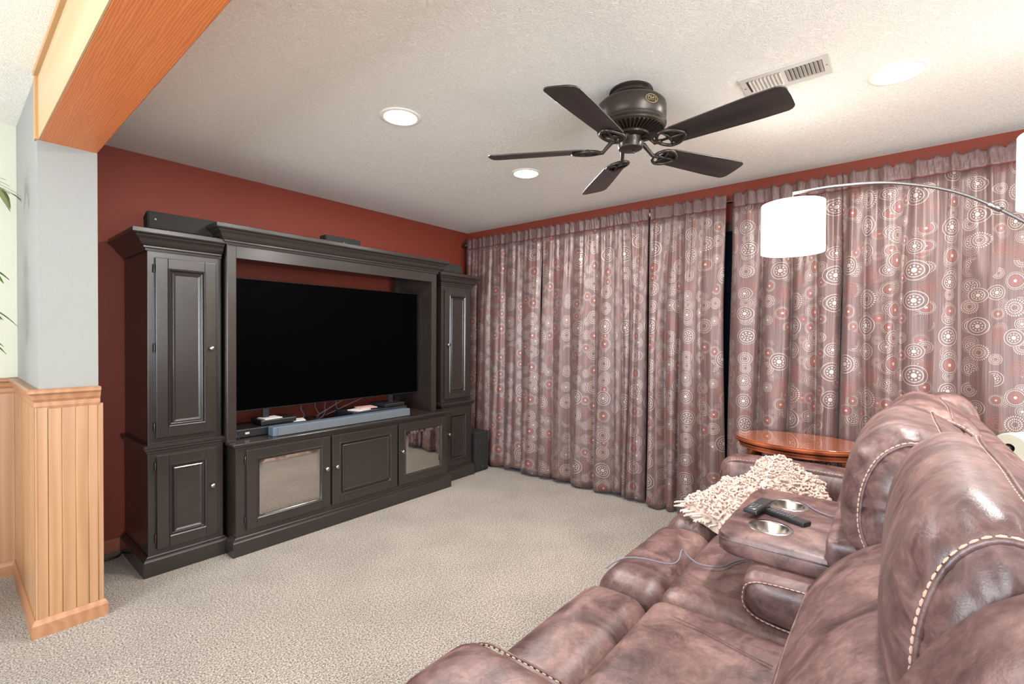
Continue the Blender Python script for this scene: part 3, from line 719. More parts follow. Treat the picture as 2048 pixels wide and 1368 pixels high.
# ============================================================ curtains
def curtain(label, y0, y1, valleys, seed, x_mid=-.115, amp=.045, z0=.03, ztop=2.335, gather=1.0, lean=(0, 0), fullness=1.5, hemx=0):
    """panel from y0 (far) to y1 (near); valleys = fractions where the cloth tucks back"""
    t = thing('curtain', label, 'curtain', (x_mid, (y0+y1)/2, 0), 'brown medallion curtain panels')
    rnd = random.Random(seed); W = abs(y1-y0); n = max(40, int(W/.008)); rows = 44
    vs = sorted([0]+valleys+[1]); ph = [rnd.uniform(0, 6.28) for _ in range(6)]
    zh = 2.235
    amps = [rnd.uniform(.7, 1.15) for _ in vs]
    def prof(s, f):       # depth offset; f: 0 top ..1 bottom
        for i in range(len(vs)-1):
            if s <= vs[i+1] or i == len(vs)-2:
                u = (s-vs[i])/(vs[i+1]-vs[i]); wd = (vs[i+1]-vs[i])*W; break
        big = (1-abs(2*u-1)**4)*(.8+.2*math.sin(PI*u)) * amps[i]*min(1, .35+wd/.22)
        small = .13*math.sin(s*W*31+ph[0]+f*1.3)+.05*math.sin(s*W*67+ph[1]-f*2)
        top = .38*math.sin(s*W*2*PI/(.075)+ph[2])+.25*math.sin(s*W*2*PI/.05+ph[3])
        k = min(1, f*2.4); k = k*k*(3-2*k)
        return (big+small)*(.30+.70*k)*amp*1.3*(.75+.5*f) + top*(1-k)*.016
    def P(s, z):
        f = (ztop-z)/(ztop-z0)
        sway = .010*math.sin(f*4+ph[4])*f + (s-.5)*W*lean[0]*f*.0
        yy = y0+(y1-y0)*(.5+(s-.5)*(gather+(1-gather)*min(1, f*1.1)))+sway+lean[1]*f
        yy += .012*math.sin(s*W*30+ph[5]+f*3)*min(1, f*3)
        return Vector((x_mid-prof(s, f)+hemx*f*f, yy, z))
    def sheet(name, zs, mat, parent, ripple=False):
        V = []; F = []; UV = []; m = len(zs)
        for j, z in enumerate(zs):
            for i in range(n+1):
                s = i/n; p = P(s, z)
                if ripple:
                    q = (z-zh)/(ztop-zh)
                    p.x += .006*math.sin(s*W*260+q*4+ph[1])*math.sin(q*PI)
                    if j == len(zs)-1: p.z += .010*math.sin(s*W*2*PI/.075+ph[2])+.006*math.sin(s*W*150)
                elif z < zh and j == 0: p.z += .010*math.sin(s*W*9+ph[0])+.006*math.sin(s*W*37)
                V.append(p)
        for j in range(m-1):
            for i in range(n): a = j*(n+1)+i; F.append((a, a+1, a+n+2, a+n+1))
        me = bpy.data.meshes.new(name); me.from_pydata([tuple(v) for v in V], [], F)
        uvl = me.uv_layers.new(name='cloth'); acc = [0]
        for i in range(n): acc.append(acc[-1]+(P(i/n, .9)-P((i+1)/n, .9)).length)
        for poly in me.polygons:
            for li in poly.loop_indices:
                vi = me.loops[li].vertex_index; uvl.data[li].uv = (acc[vi % (n+1)]+seed*.37, zs[vi//(n+1)])
        me.polygons.foreach_set('use_smooth', [True]*len(me.polygons)); me.materials.append(mat)
        me.transform(Matrix.Translation(-worldloc(t)))
        o = bpy.data.objects.new(name, me); C.objects.link(o); o.parent = parent
        sm = o.modifiers.new('thickness', 'SOLIDIFY'); sm.thickness = .0025; sm.offset = 0
        return o
    c = sheet('cloth', [z0+(zh-z0)*j/rows for j in range(rows+1)], M_curt[0], t)
    sheet('header', [zh+(ztop-zh)*j/8 for j in range(9)], M_header, t, True)
    obj('stitch_line', MB().tube([P(i/n, zh)+Vector((-.003, 0, 0)) for i in range(0, n+1, 1)], .0022, 5), M_thread, t, smooth=True)
    return t, P
curtain('far-left curtain panel hanging in the corner beside the wall unit', -.10, -1.092, [.17, .36, .56, .78], 1, amp=.040, hemx=-.02)
curtain('second curtain panel from the corner, mostly flat and wide', -1.10, -1.885, [.16, .40, .70], 2, amp=.036, gather=1.02, hemx=-.02)
curtain('narrow tightly gathered curtain panel beside the white curtain-rod ball', -1.86, -2.115, [.22, .45, .72], 3, gather=1.14, x_mid=-.135, amp=.045, lean=(0, -.02), z0=.025, hemx=-.02)
curtain('curtain panel right of the white curtain-rod ball, ending at the dark gap', -2.135, -2.715, [.27, .42, .70], 4, gather=.97, x_mid=-.118, amp=.060, lean=(0, 0), z0=.01, hemx=-.02)
curtain('curtain panel behind the hanging lamp shade', -2.745, -3.40, [.30, .56, .78], 5, amp=.058, hemx=0)
curtain('wide curtain panel behind the sofa headrests at the right edge', -3.385, -4.98, [.08, .19, .34, .52, .72, .86], 6, x_mid=-.13, amp=.052, hemx=0)
# rods
rd = thing('curtain_rod', 'dark wooden curtain rod with ball finial in the corner', 'curtain rod', (-.085, -1.1, 2.288))
obj('rod', MB().tube([(-.085, -.075, 2.288), (-.085, -2.10, 2.288)], .012, 12), M_rod, rd, smooth=True)
fin = obj('finial', MB().lathe([(.010, .06), (.022, .045), (.014, .035), (.028, .02), (.032, .0), (.026, -.018), (.010, -.03), (.0005, -.032)], (-.085, -.075, 2.288), 20, axis='Y'), M_rod, rd, smooth=True)
for yy in (-.115, -1.085, -2.0):
    obj('bracket', MB().box(-.10, 0, yy-.008, yy+.008, 2.262, 2.277).box(-.012, 0, yy-.018, yy+.018, 2.23, 2.31), M_rod, rd, bevel=.002)
fin.location = (0, .005, 0)
rd2 = thing('curtain_rod', 'white-tipped curtain rod of the right-hand curtains', 'curtain rod', (-.085, -3.5, 2.288))
obj('rod', MB().tube([(-.085, -2.16, 2.288), (-.085, -5.0, 2.288)], .010, 12), M_nickel, rd2, smooth=True)
obj('finial', MB().lathe([(.008, -.03), (.016, -.02), (.020, 0), (.016, .014), (.0005, .020)], (-.105, -2.118, 2.285), 18, axis='Y'), M_lining, rd2, smooth=True, label='white ball finial')
for yy in (-2.2, -3.6, -4.9): obj('bracket', MB().box(-.10, 0, yy-.008, yy+.008, 2.262, 2.277), M_nickel, rd2, bevel=.002)
ln = MB(); ln.add([(-.155, -1.868, .03), (-.155, -1.838, .03), (-.150, -1.862, .62), (-.150, -1.867, .62), (-.150, -1.868, .03), (-.150, -1.838, .03), (-.145, -1.862, .62), (-.145, -1.867, .62)],
                  [(0, 1, 2, 3), (7, 6, 5, 4), (0, 4, 5, 1), (1, 5, 6, 2), (2, 6, 7, 3), (3, 7, 4, 0)])
p3 = [o for o in bpy.data.objects if o.get('label', '').startswith('narrow tightly')][0]
obj('lining', ln, M_lining, p3, label='white lining showing at the lower edge')

# ============================================================ sofa (faces the wall unit, +Y)
sofa = thing('reclining_sofa', 'brown distressed-leather three-seat reclining sofa with a fold-down centre console', 'sofa', (-1.85, -3.35, 0))
SX = [-2.870, -2.175, -1.505, -.825]
def seatpart(name, *a, **k): return obj(name, rbox(*a, **k), M_leather, sofa, smooth=True)
zs = .455
for i in range(3):
    x0, x1 = SX[i]+.003, SX[i+1]-.003
    # rounded footrest roll in front, full height of the seat
    mb = rbox(x0, x1, -3.055, -2.800, .07, zs, .085, (.0, .012, .012), 16, .003, 5, i)
    obj('footrest', mb, M_leather, sofa, smooth=True)
    mb = rbox(x0, x1, -3.62, -3.045, .22, zs+.012, .050, (0, .0, .018), 18, .004, 4, i+9)
    obj('seat_cushion', mb, M_leather, sofa, smooth=True)
obj('base_frame', MB().box(-3.06, -.64, -3.86, -2.86, .03, .25), M_leather, sofa, bevel=.02)
sm_ = [o for o in bpy.data.objects if o.name == 'seat_cushion'][0]
obj('seam', MB().tube([(-2.30, -3.15, .4845), (-2.312, -3.234, .4865), (-2.335, -3.33, .487), (-2.352, -3.424, .486)], .0018, 6), M_leather, sm_)
# arms
def arm(x0, x1, label=None):
    mb = rbox(x0, x1, -3.66, -2.865, .04, .625, .075, (.010, .012, .018), 18, .003, 4, x0)
    a = obj('arm', mb, M_leather, sofa, smooth=True)
    xi = x1 if x0 < -2 else x0
    sg = -1 if x0 < -2 else 1
    pts = smoothpath([(xi+sg*.022, -3.56, .618), (xi+sg*.022, -3.25, .622), (xi+sg*.022, -3.02, .620), (xi+sg*.022, -2.925, .606), (xi+sg*.024, -2.878, .55), (xi+sg*.026, -2.860, .45), (xi+sg*.026, -2.858, .20)], 6)
    obj('piping', MB().tube(pts, .0035, 6), M_leather, a, smooth=True)
    obj('stitching', stitches([p+Vector((sg*.008, 0, .0035)) for p in pts]), M_stitch, a)
    return a
arm(-3.135, -2.872); arm(-.823, -.610)
# backs: lumbar + headrest built by lofting a section along X
def loft(prof, x0, x1, endr, shrink, nx=26, wr=None, bulge=0.0, anchor=None, dome=.022):
    """section lofted along X; the ends shrink towards an anchor and close with a domed gusset"""
    n = len(prof); cy = sum(p[0] for p in prof)/n; cz = sum(p[1] for p in prof)/n; V = []; F = []
    ay, az = anchor or (cy, cz); ky, kz = shrink if isinstance(shrink, tuple) else (shrink, shrink); E = 10
    xs = []
    for i in range(E):
        q = i/(E-1); u = 1-math.cos(PI/2*q); xs.append((x0+endr*u, math.sqrt(max(0, 1-(1-u)**2))))
    xs = xs+[(x0+endr+(x1-x0-2*endr)*i/nx, 1+bulge*math.sin(PI*i/nx)) for i in range(1, nx)]+[(x1-(x-x0), s) for x, s in xs[::-1]]
    for x, s in xs:
        sy = 1-ky*(1-s) if s <= 1 else s; sz = 1-kz*(1-s) if s <= 1 else s
        for k, (py, pz) in enumerate(prof):
            v = Vector((x, ay+(py-ay)*sy, az+(pz-az)*sz))
            if wr: v = wr(v, k/n, x, (py-cy, pz-cz))
            V.append(v)
    m = len(xs)
    for i in range(m-1):
        for k in range(n): F.append((i*n+k, i*n+(k+1) % n, (i+1)*n+(k+1) % n, (i+1)*n+k))
    for e, sg in ((0, -1), (m-1, 1)):
        ring = list(range(e*n, e*n+n)); x = xs[e][0]; cc = sum((V[k] for k in ring), Vector())/n
        for q in (.93, .80, .62, .42, .20):
            st = len(V)
            for k in range(n):
                b = V[e*n+k]; v = Vector((x, cc.y+(b.y-cc.y)*q, cc.z+(b.z-cc.z)*q))
                bul = math.sqrt(1-q*q)*dome - (.006 if q > .9 else 0)
                v.x += sg*(bul+.0085*math.sin(k/n*2*PI*13+2*math.sin(k*.7))*max(0, q-.3)*1.3*(1 if wr else 0)); V.append(v)
            nr = list(range(st, st+n))
            for k in range(n): F.append((ring[k], ring[(k+1) % n], nr[(k+1) % n], nr[k]))
            ring = nr
        st = len(V); V.append(Vector((x+sg*dome, cc.y, cc.z)))
        for k in range(n): F.append((ring[k], ring[(k+1) % n], st))
    return MB().add(V, F), V, n, m
headprof = [(p.x, p.y) for p in smoothpath([Vector(q+(0,)) for q in
    [(-3.600, .735), (-3.565, .80), (-3.560, .88), (-3.575, .965), (-3.615, 1.045), (-3.680, 1.090), (-3.755, 1.080), (-3.825, 1.038), (-3.868, .97), (-3.880, .90), (-3.870, .78), (-3.80, .715), (-3.70, .700)]], 4, True)]
def wrk(x0, x1):
    def f(v, k, x, d):
        e = min(x-x0, x1-x)
        if e > .006:
            r = Vector((0, d[0], d[1])).normalized()
            a = .0105*math.exp(-(e/.060)**2)*min(1, (e-.006)/.01)
            v = v+r*a*(math.sin(k*2*PI*17+3*math.sin(k*29))+.5*math.sin(k*2*PI*31+x*20))
        return v+noise.noise_vector(v*5)*.004
    return f
def seat_back(i, x0, x1, lumbar=True, dy=0, dz=0, sq=1.0):
    hp = [(-3.88+(a+3.88)*sq+dy, b+dz) for a, b in headprof]
    mb, V, n, m = loft(hp, x0+.004, x1-.004, .110, (.22, .17), 30, wrk(x0, x1), .012, (-3.80+dy, .87+dz), .036)
    h = obj('headrest', mb, M_leather, sofa, smooth=True)
    for e, sg in ((0, -1), (m-1, 1)):
        ring = [V[e*n+k] for k in range(n)]; c = sum(ring, Vector())/n
        rim = [p+(p-c).normalized()*.001 for p in ring]; rim.append(rim[0])
        obj('piping', MB().tube(rim, .0055, 8), M_leather, h, smooth=True)
        st = [p+(p-c).normalized()*.0062+Vector((sg*.0015, 0, 0)) for p in ring]; st.append(st[0])
        obj('stitching', stitches(st, .0135, .0105, .0026), M_stitch, h)
    k0 = max(range(n), key=lambda k: hp[k][1] - .9*abs(hp[k][0]+3.785-dy)*1)
    line = [V[j*n+k0]+Vector((0, -.0, .0015)) for j in range(3, m-3)]
    obj('piping', MB().tube(line, .003, 6), M_leather, h, smooth=True)
    obj('stitching', stitches([p+Vector((0, .007, .001)) for p in line], .014, .009, .0013), M_stitch, h)
    if lumbar:
        lp = [(p.x, p.y) for p in smoothpath([Vector(q+(0,)) for q in
            [(-3.55, .42), (-3.485, .47), (-3.462, .56), (-3.485, .65), (-3.535, .725), (-3.60, .785), (-3.67, .82), (-3.76, .81), (-3.80, .70), (-3.80, .50), (-3.70, .42)]], 4, True)]
        mb, V, n, m = loft(lp, x0+.003, x1-.003, .05, .10, 22, lambda v, k, x, d: v+noise.noise_vector(v*5+Vector((3, 0, 0)))*.005, .02)
        lo = obj('lumbar_cushion', mb, M_leather, sofa, smooth=True)
        k1 = max(range(n), key=lambda k: -abs(lp[k][1]-.66)-(lp[k][0] < -3.6)*9)
        ln_ = [V[j*n+k1]+Vector((0, .001, 0)) for j in range(3, m-3)]
        obj('piping', MB().tube(ln_, .0022, 6), M_leather, lo, smooth=True)
seat_back(0, SX[0], SX[1], dy=-.020, dz=.018, sq=.81)
seat_back(1, SX[1], SX[2], lumbar=False, dy=.022)
seat_back(2, SX[2], SX[3], dy=-.035, dz=-.012)
# rear frame of the sofa and rounded near shoulder
obj('back_frame', rbox(-3.03, -.65, -3.955, -3.80, .05, .985, .06, (0, .0, .01), 14), M_leather, sofa, smooth=True)
shp = [(p.x, p.y) for p in smoothpath([Vector(q+(0,)) for q in
    [(-3.58, .40), (-3.585, .60), (-3.61, .74), (-3.65, .86), (-3.695, .955), (-3.755, 1.03), (-3.83, 1.065), (-3.92, 1.03), (-3.96, .88), (-3.96, .50), (-3.93, .30), (-3.66, .25)]], 4, True)]
mb, V, n, m = loft(shp, -3.10, -2.895, .06, .12, 8, None, .0)
obj('shoulder', mb, M_leather, sofa, smooth=True)
shm, V, n, m = loft(shp, -.80, -.615, .06, .12, 8, None, .0)
obj('shoulder', shm, M_leather, sofa, smooth=True)
# fold-down console in the middle
cons = obj('console_block', rbox(-2.150, -1.530, -3.70, -3.300, .465, .610, .045, (.006, .010, .010), 16, .004, 9), M_leather, sofa, smooth=True)
pp = smoothpath([(-2.13, -3.60, .600), (-2.140, -3.40, .600), (-2.140, -3.330, .585), (-2.140, -3.312, .55), (-2.140, -3.318, .51), (-2.138, -3.36, .484), (-2.138, -3.46, .476), (-2.135, -3.60, .474)], 5)
pp = [p+Vector((-.014, 0, 0)) for p in pp]
obj('piping', MB().tube(pp, .0035, 6), M_leather, cons, smooth=True)
obj('stitching', stitches([p+Vector((-.003, .004, .001)) for p in pp], .014, .010, .0016), M_stitch, cons)
# tray: top plate with two holes
tz = .682
def tray_mesh():
    x0, x1, y0, y1, z0, z1 = -2.075, -1.465, -3.560, -3.200, .612, tz
    bm = bmesh.new()
    # outline with softened front corners
    pts = [(x0, y0), (x0, y1-.05), (x0+.006, y1-.028), (x0+.024, y1-.010), (x0+.06, y1-.002), (x0+.12, y1), (x1-.12, y1), (x1-.06, y1-.002), (x1-.024, y1-.010), (x1-.006, y1-.028), (x1, y1-.05), (x1, y0)]
    mb = MB(); n = len(pts)
    lv = [(z0, .016), (z0+.012, .003), (z0+.03, 0), (z1-.018, 0), (z1-.006, .004), (z1, .014)]
    cx, cy = (x0+x1)/2, (y0+y1)/2; V = []
    for z, ins in lv:
        for a, b in pts: V.append((a+(ins if a < cx else -ins), b+(ins if b < cy else -ins), z))
    F = [tuple(range(n))[::-1], tuple(range((len(lv)-1)*n, len(lv)*n))]
    for i in range(len(lv)-1):
        for k in range(n): F.append((i*n+k, i*n+(k+1) % n, (i+1)*n+(k+1) % n, (i+1)*n+k))
    return mb.add(V, F)
tray = obj('console_tray', tray_mesh(), M_leather, sofa, smooth='auto')
CUPS = [(-1.925, -3.338), (-1.645, -3.348)]
cut = MB()
for x, y in CUPS: cut.lathe([(.052, .640), (.052, .72)], (x, y, 0), 32)
cu = obj('cutter', cut, M_leather); md = tray.modifiers.new('holes', 'BOOLEAN'); md.object = cu; md.operation = 'DIFFERENCE'; md.solver = 'EXACT'
dg = bpy.context.evaluated_depsgraph_get(); cu.location = -worldloc(sofa)*0
bpy.context.view_layer.update(); dg = bpy.context.evaluated_depsgraph_get()
nm = bpy.data.meshes.new_from_object(tray.evaluated_get(dg)); tray.modifiers.clear(); tray.data = nm
bpy.data.objects.remove(cu)
for x, y in CUPS:
    mb = MB().lathe([(.0005, .640), (.044, .640), (.047, .645), (.0505, tz-.001), (.054, tz+.0028), (.064, tz+.0028), (.067, tz+.0008), (.063, tz), (.052, tz-.0005)], (x, y, 0), 40, cap=False)
    obj('cup_holder', mb, M_steel, tray, smooth='auto', label='polished steel cup holder')
tp = [(-2.075, -3.55), (-2.075, -3.25), (-2.069, -3.228), (-2.051, -3.210), (-2.015, -3.202), (-1.955, -3.200), (-1.585, -3.200), (-1.525, -3.202), (-1.489, -3.210)]
obj('piping', MB().tube([(a, b, tz-.018) for a, b in tp], .0026, 6), M_leather, tray, smooth=True)
# raised hinge pad with charging panel
hp_ = MB()
rim = obj('panel_surround', rbox(-2.085, -1.455, -3.575, -3.505, .655, .745, .022, (0, 0, .004), 12).add(*[(lambda m: (m.v, m.f))(rbox(-2.085, -2.005, -3.70, -3.52, .655, .745, .022, (0, 0, .004), 12))][0]).add(*[(lambda m: (m.v, m.f))(rbox(-1.535, -1.455, -3.70, -3.52, .655, .745, .022, (0, 0, .004), 12))][0]), M_leather, sofa, smooth=True)
pl = obj('charging_panel', MB().box(-2.01, -1.53, -3.70, -3.57, .66, .722), M_plate, sofa, bevel=.004, label='pale grey panel with socket slots')
for xx in (-1.90, -1.80, -1.70): obj('socket', MB().box(xx-.010, xx+.010, -3.64, -3.625, .7215, .7228).box(xx-.010, xx+.010, -3.61, -3.595, .7215, .7228), M_black, pl)
obj('button', MB().lathe([(.016, .7225), (.018, .7235), (.020, .7225)], (-1.96, -3.605, 0), 20, cap=False), M_nickel, pl)

# ---- remotes
def remote(x, y, rz, L_, W_, z, label, tilt=0, n=(3, 6)):
    t = thing('remote_control', label, 'remote control', (x, y, z)); t.rotation_euler = (0, tilt, rz)
    obj('case', MB().box(-L_/2, L_/2, -W_/2, W_/2, 0, .014), M_black, t, bevel=.0035, loc=O)
    obj('face_plate', MB().box(-L_/2+.004, L_/2-.004, -W_/2+.003, W_/2-.003, .0135, .0148), plain('remote_face', (.03, .03, .033, 1), .25), t, loc=O)
    bt = MB()
    for i in range(n[1]):
        for j in range(n[0]): bt.box(-L_/2+.045+i*.012, -L_/2+.052+i*.012, -W_/2+.009+j*.0115, -W_/2+.016+j*.0115, .0145, .0160)
    obj('buttons', bt, plain('remote_buttons', (.10, .10, .105, 1), .5), t, loc=O)
    obj('dial', MB().lathe([(.010, .0145), (.012, .0162), (.0135, .0145)], (-L_/2+.026, 0, 0), 22, cap=False), M_nickel, t, loc=O, smooth=True)
remote(-1.800, -3.278, -.14, .170, .046, tz+.0168, 'short black remote control lying across the other remote on the console', .0, (3, 3))
remote(-1.800, -3.350, -2.02, .185, .042, tz+.001, 'long black remote control lying between the cup holders', 0, (3, 8))

# ---- cables
CABLE = [(-2.080, -2.812, .436), (-2.060, -2.838, .460), (-2.024, -2.872, .474), (-2.009, -2.937, .484), (-1.994, -3.022, .486), (-1.958, -3.044, .492), (-1.908, -3.040, .512), (-1.910, -3.066, .494), (-1.930, -3.113, .489), (-1.903, -3.175, .489), (-1.828, -3.206, .489), (-1.780, -3.235, .489), (-1.76, -3.29, .492)]
tag(obj('charging_cable', MB().tube(smoothpath(CABLE, 8), .0028, 8), M_cable, smooth=True), 'grey cable running over the seat cushions from under the console tray', 'cable')
tag(obj('charging_cable', MB().tube(smoothpath([(-1.60, -3.40, tz+.004), (-1.66, -3.44, tz+.004), (-1.70, -3.50, tz+.012), (-1.73, -3.545, .752), (-1.75, -3.58, .740), (-1.77, -3.60, .727)], 8), .0026, 8), M_cable, smooth=True), 'grey cable lying on the console tray beside the blanket', 'cable')

# ---- chunky knitted throw
bl = thing('knitted_throw', 'cream chunky-knit throw bunched on the far sofa seat', 'blanket', (-1.15, -3.15, .47))
def blh(x, y):
    d = lambda cx, cy, sx, sy: math.exp(-((x-cx)/sx)**2-((y-cy)/sy)**2)
    h = .215*d(-1.03, -3.20, .17, .15)+.10*d(-1.28, -3.05, .16, .13)+.08*d(-1.0, -3.40, .2, .12)+.06*d(-1.38, -3.12, .12, .15)
    return .488+h+.020*noise.noise(Vector((x*14, y*14, 0)))+.014*noise.noise(Vector((x*30, y*30, 5)))
def inside(x, y):
    a = math.atan2(y+3.17, x+1.17); r = math.hypot((x+1.17)/.36, (y+3.17)/.30)
    return r < 1+.12*math.sin(a*3+1)+.08*math.sin(a*7)
V = []; F = []; idx = {}; N_ = 56
for i in range(N_+1):
    for j in range(N_+1):
        a = 2*PI*j/N_; r = (i/N_); ed = 1+.12*math.sin(a*3+1)+.08*math.sin(a*7)
        x = -1.17+.36*r*ed*math.cos(a); y = -3.17+.30*r*ed*math.sin(a)
        z = blh(x, y)
        if i == N_: z = .455
        V.append((x, y, z))
for i in range(N_):
    for j in range(N_): a = i*(N_+1)+j; F.append((a, a+1, a+N_+2, a+N_+1))
obj('fabric', MB().add(V, F), M_yarn, bl, smooth=True)
yl = MB(); rnd = random.Random(4); cnt = 0
while cnt < 2600:
    x = rnd.uniform(-1.6, -.78); y = rnd.uniform(-3.52, -2.85)
    if not inside(x, y): continue
    cnt += 1; z = blh(x, y)+rnd.uniform(-.002, .008); R_ = rnd.uniform(.008, .016); a0 = rnd.uniform(0, 6.28); ax = Vector((rnd.gauss(0, .6), rnd.gauss(0, .6), 1)).normalized()
    e1 = ax.orthogonal().normalized(); e2 = ax.cross(e1); c = Vector((x, y, z)); ar = rnd.uniform(2.4, 5.2)
    yl.tube([c+(e1*math.cos(a0+ar*q/6)+e2*math.sin(a0+ar*q/6))*R_+ax*(.004*math.sin(q*1.7)) for q in range(7)], rnd.uniform(.0032, .0055), 5)
obj('yarn_loops', yl, M_yarn, bl, smooth=True, kind='stuff')
fg = MB()
for k in range(60):
    a = rnd.uniform(1.9, 4.9); ed = 1+.12*math.sin(a*3+1)+.08*math.sin(a*7); x = -1.17+.35*ed*math.cos(a); y = -3.17+.29*ed*math.sin(a); z = .486
    dx, dy = math.cos(a)*.06+rnd.uniform(-.03, .03), math.sin(a)*.05+rnd.uniform(-.03, .03)
    fg.tube([(x, y, z+.012), (x+dx*.4, y+dy*.4, z+.006), (x+dx*.8, y+dy*.7+.01, z+.003), (x+dx, y+dy, z)], [.005, .0055, .005, .0035], 6)
obj('fringe', fg, M_yarn, bl, smooth=True, kind='stuff')

# ============================================================ oval side table by the curtain
tb_ = thing('side_table', 'oval cherry-wood side table with a glass top between sofa arm and curtain', 'side table', (-.475, -3.22, 0))
A, Bq = .240, .350
def ell(prof, dz=.060, **k): return MB().lathe([(r, z+dz) for r, z in prof], (-.475, -3.22, 0), 56, sx=A, sy=Bq, **k)
obj('top', ell([(.002, .618), (.90, .618), (.93, .624), (.985, .630), (1.0, .638), (1.0, .644), (.97, .650), (.002, .650)]), M_cherry, tb_, smooth='auto')
obj('glass_top', ell([(.002, .651), (.975, .651), (.98, .653), (.975, .655), (.002, .655)]), M_glasstop, tb_, smooth='auto')
obj('apron', ell([(.80, .590), (.90, .590), (.92, .594), (.91, .600), (.89, .602), (.89, .607), (.93, .611), (.94, .618), (.8, .618)]), M_cherry, tb_, smooth='auto')
for sx, sy in ((-1, -1), (-1, 1), (1, -1), (1, 1)):
    p = smoothpath([(-.460+sx*A*.34, -3.22+sy*Bq*.66, .665), (-.460+sx*A*.38, -3.22+sy*Bq*.70, .50), (-.460+sx*A*.26, -3.22+sy*Bq*.56, .25), (-.460+sx*A*.34, -3.22+sy*Bq*.68, .05), (-.460+sx*A*.44, -3.22+sy*Bq*.78, .014)], 5)
    obj('leg', MB().tube(p, [.030-.014*i/len(p) for i in range(len(p))], 10), M_cherry, tb_, smooth=True)
obj('shelf', ell([(.002, .20), (.40, .20), (.42, .208), (.40, .216), (.002, .216)]), M_cherry, tb_, smooth='auto')

# ============================================================ arc floor lamp
lamp = thing('arc_lamp', 'brushed-metal arc floor lamp with white drum shades reaching over the sofa', 'floor lamp', (-.62, -4.42, 0))
obj('base', MB().lathe([(.002, 0), (.17, 0), (.175, .006), (.172, .022), (.160, .030), (.002, .032)], (-.62, -4.42, 0), 48), M_chrome, lamp, smooth='auto')
obj('stem', MB().tube([(-.62, -4.42, .03), (-.62, -4.42, 1.25)], .014, 14), M_chrome, lamp, smooth=True)
def arc(pts, r=.007): return MB().tube(smoothpath(pts, 12), r, 12)
A1 = [(-.62, -4.42, 1.20), (-.615, -4.38, 1.45), (-.590, -4.235, 1.70), (-.620, -3.93, 1.972), (-.70, -3.66, 2.075), (-.82, -3.42, 2.080), (-.965, -3.245, 2.040)]
arm_ = obj('arc_arm', arc(A1, .0075), M_chrome, lamp, smooth=True)
obj('joint', MB().tube([(-.606, -4.02, 1.905), (-.614, -3.975, 1.94)], .011, 14), M_chrome, arm_, smooth=True)
def shade(c, r, h, hang, power=.8):
    x, y, z = c
    s = obj('lamp_shade', MB().lathe([(r*1.0, z-h/2), (r*1.0, z+h/2), (r*.985, z+h/2), (r*.985, z-h/2)], (x, y, 0), 56, cap=False), M_shade, lamp, smooth='auto', label='white patterned drum shade, lit')
    obj('diffuser', MB().lathe([(.002, z-h/2+.012), (r*.98, z-h/2+.012), (r*.98, z-h/2+.014), (.002, z-h/2+.014)], (x, y, 0), 40), emis('lamp_diffuser', (1, .97, .9, 1), 1.6), s)
    obj('hanger', MB().tube([(x, y, hang), (x, y, z+h/2-.02)], .003, 8).tube([(x-r*.98, y, z+h/2-.02), (x+r*.98, y, z+h/2-.02)], .002, 6), M_chrome, s)
    l = bpy.data.lights.new('bulb', 'POINT'); l.energy = power; l.shadow_soft_size = .09; l.color = (.96, .98, 1)
    o = bpy.data.objects.new('bulb', l); C.objects.link(o); o.location = (x, y, z+h/2+.10) ; o['kind'] = 'light'
    l2 = bpy.data.lights.new('bulb', 'AREA'); l2.shape = 'DISK'; l2.size = r*1.7; l2.energy = 1; l2.color = (1, .98, .94)
    o2 = bpy.data.objects.new('bulb', l2); C.objects.link(o2); o2.location = (x, y, z-h/2-.01)
shade((-.965, -3.245, 1.865), .140, .245, 2.040)
A2 = [(-.62, -4.42, 1.20), (-.70, -4.43, 1.75), (-.90, -4.36, 2.10), (-1.15, -4.19, 2.18), (-1.23, -4.12, 2.16)]
obj('arc_arm', arc(A2, .0075), M_chrome, lamp, smooth=True)
shade((-1.23, -4.12, 1.91), .138, .255, 2.16, .25)

# ============================================================ white stand with paper roll behind the sofa
st = thing('white_stand', 'small white stand behind the far end of the sofa', 'stand', (-.62, -4.20, 0))
obj('cabinet', MB().box(-.86, -.36, -4.38, -3.985, .06, .772), M_vent, st, bevel=.008)
obj('top', MB().box(-.88, -.34, -4.40, -3.968, .772, .795), M_vent, st, bevel=.006)
for a in (-.84, -.38):
    for b in (-4.36, -4.02): obj('leg', MB().box(a-.018, a+.018, b-.018, b+.018, 0, .06), M_vent, st)
rl = thing('paper_towel_roll', 'cream paper towel roll lying on its side on the white stand', 'paper roll', (-.82, -4.03, .857)); rl.rotation_euler = (0, 0, -.55)
obj('paper', MB().lathe([(.018, 0), (.058, 0), (.060, .002), (.060, .22), (.018, .22)], n=48, axis='X', cap=False), M_roll, rl, smooth='auto', loc=O)
obj('loose_sheet', MB().lathe([(.0605, .035), (.062, .036), (.062, .05), (.0605, .051)], n=48, axis='X', cap=False).lathe([(.0605, .012), (.0615, .013), (.0615, .022), (.0605, .023)], n=48, axis='X', cap=False), M_roll, rl, smooth='auto', loc=O)
hd = obj('holder', MB().tube([(.235, 0, 0), (-.018, 0, 0)], .006, 10).lathe([(.0005, -.026), (.008, -.024), (.012, -.016), (.010, -.008), (.004, -.003)], axis='X', n=20), M_black, rl, smooth=True, loc=O)
obj('clip', MB().tube([(-.014, .0, .005), (-.022, .026, .008), (-.018, .014, -.024), (-.014, .002, -.006)], .003, 8), M_nickel, hd, smooth=True, loc=O)

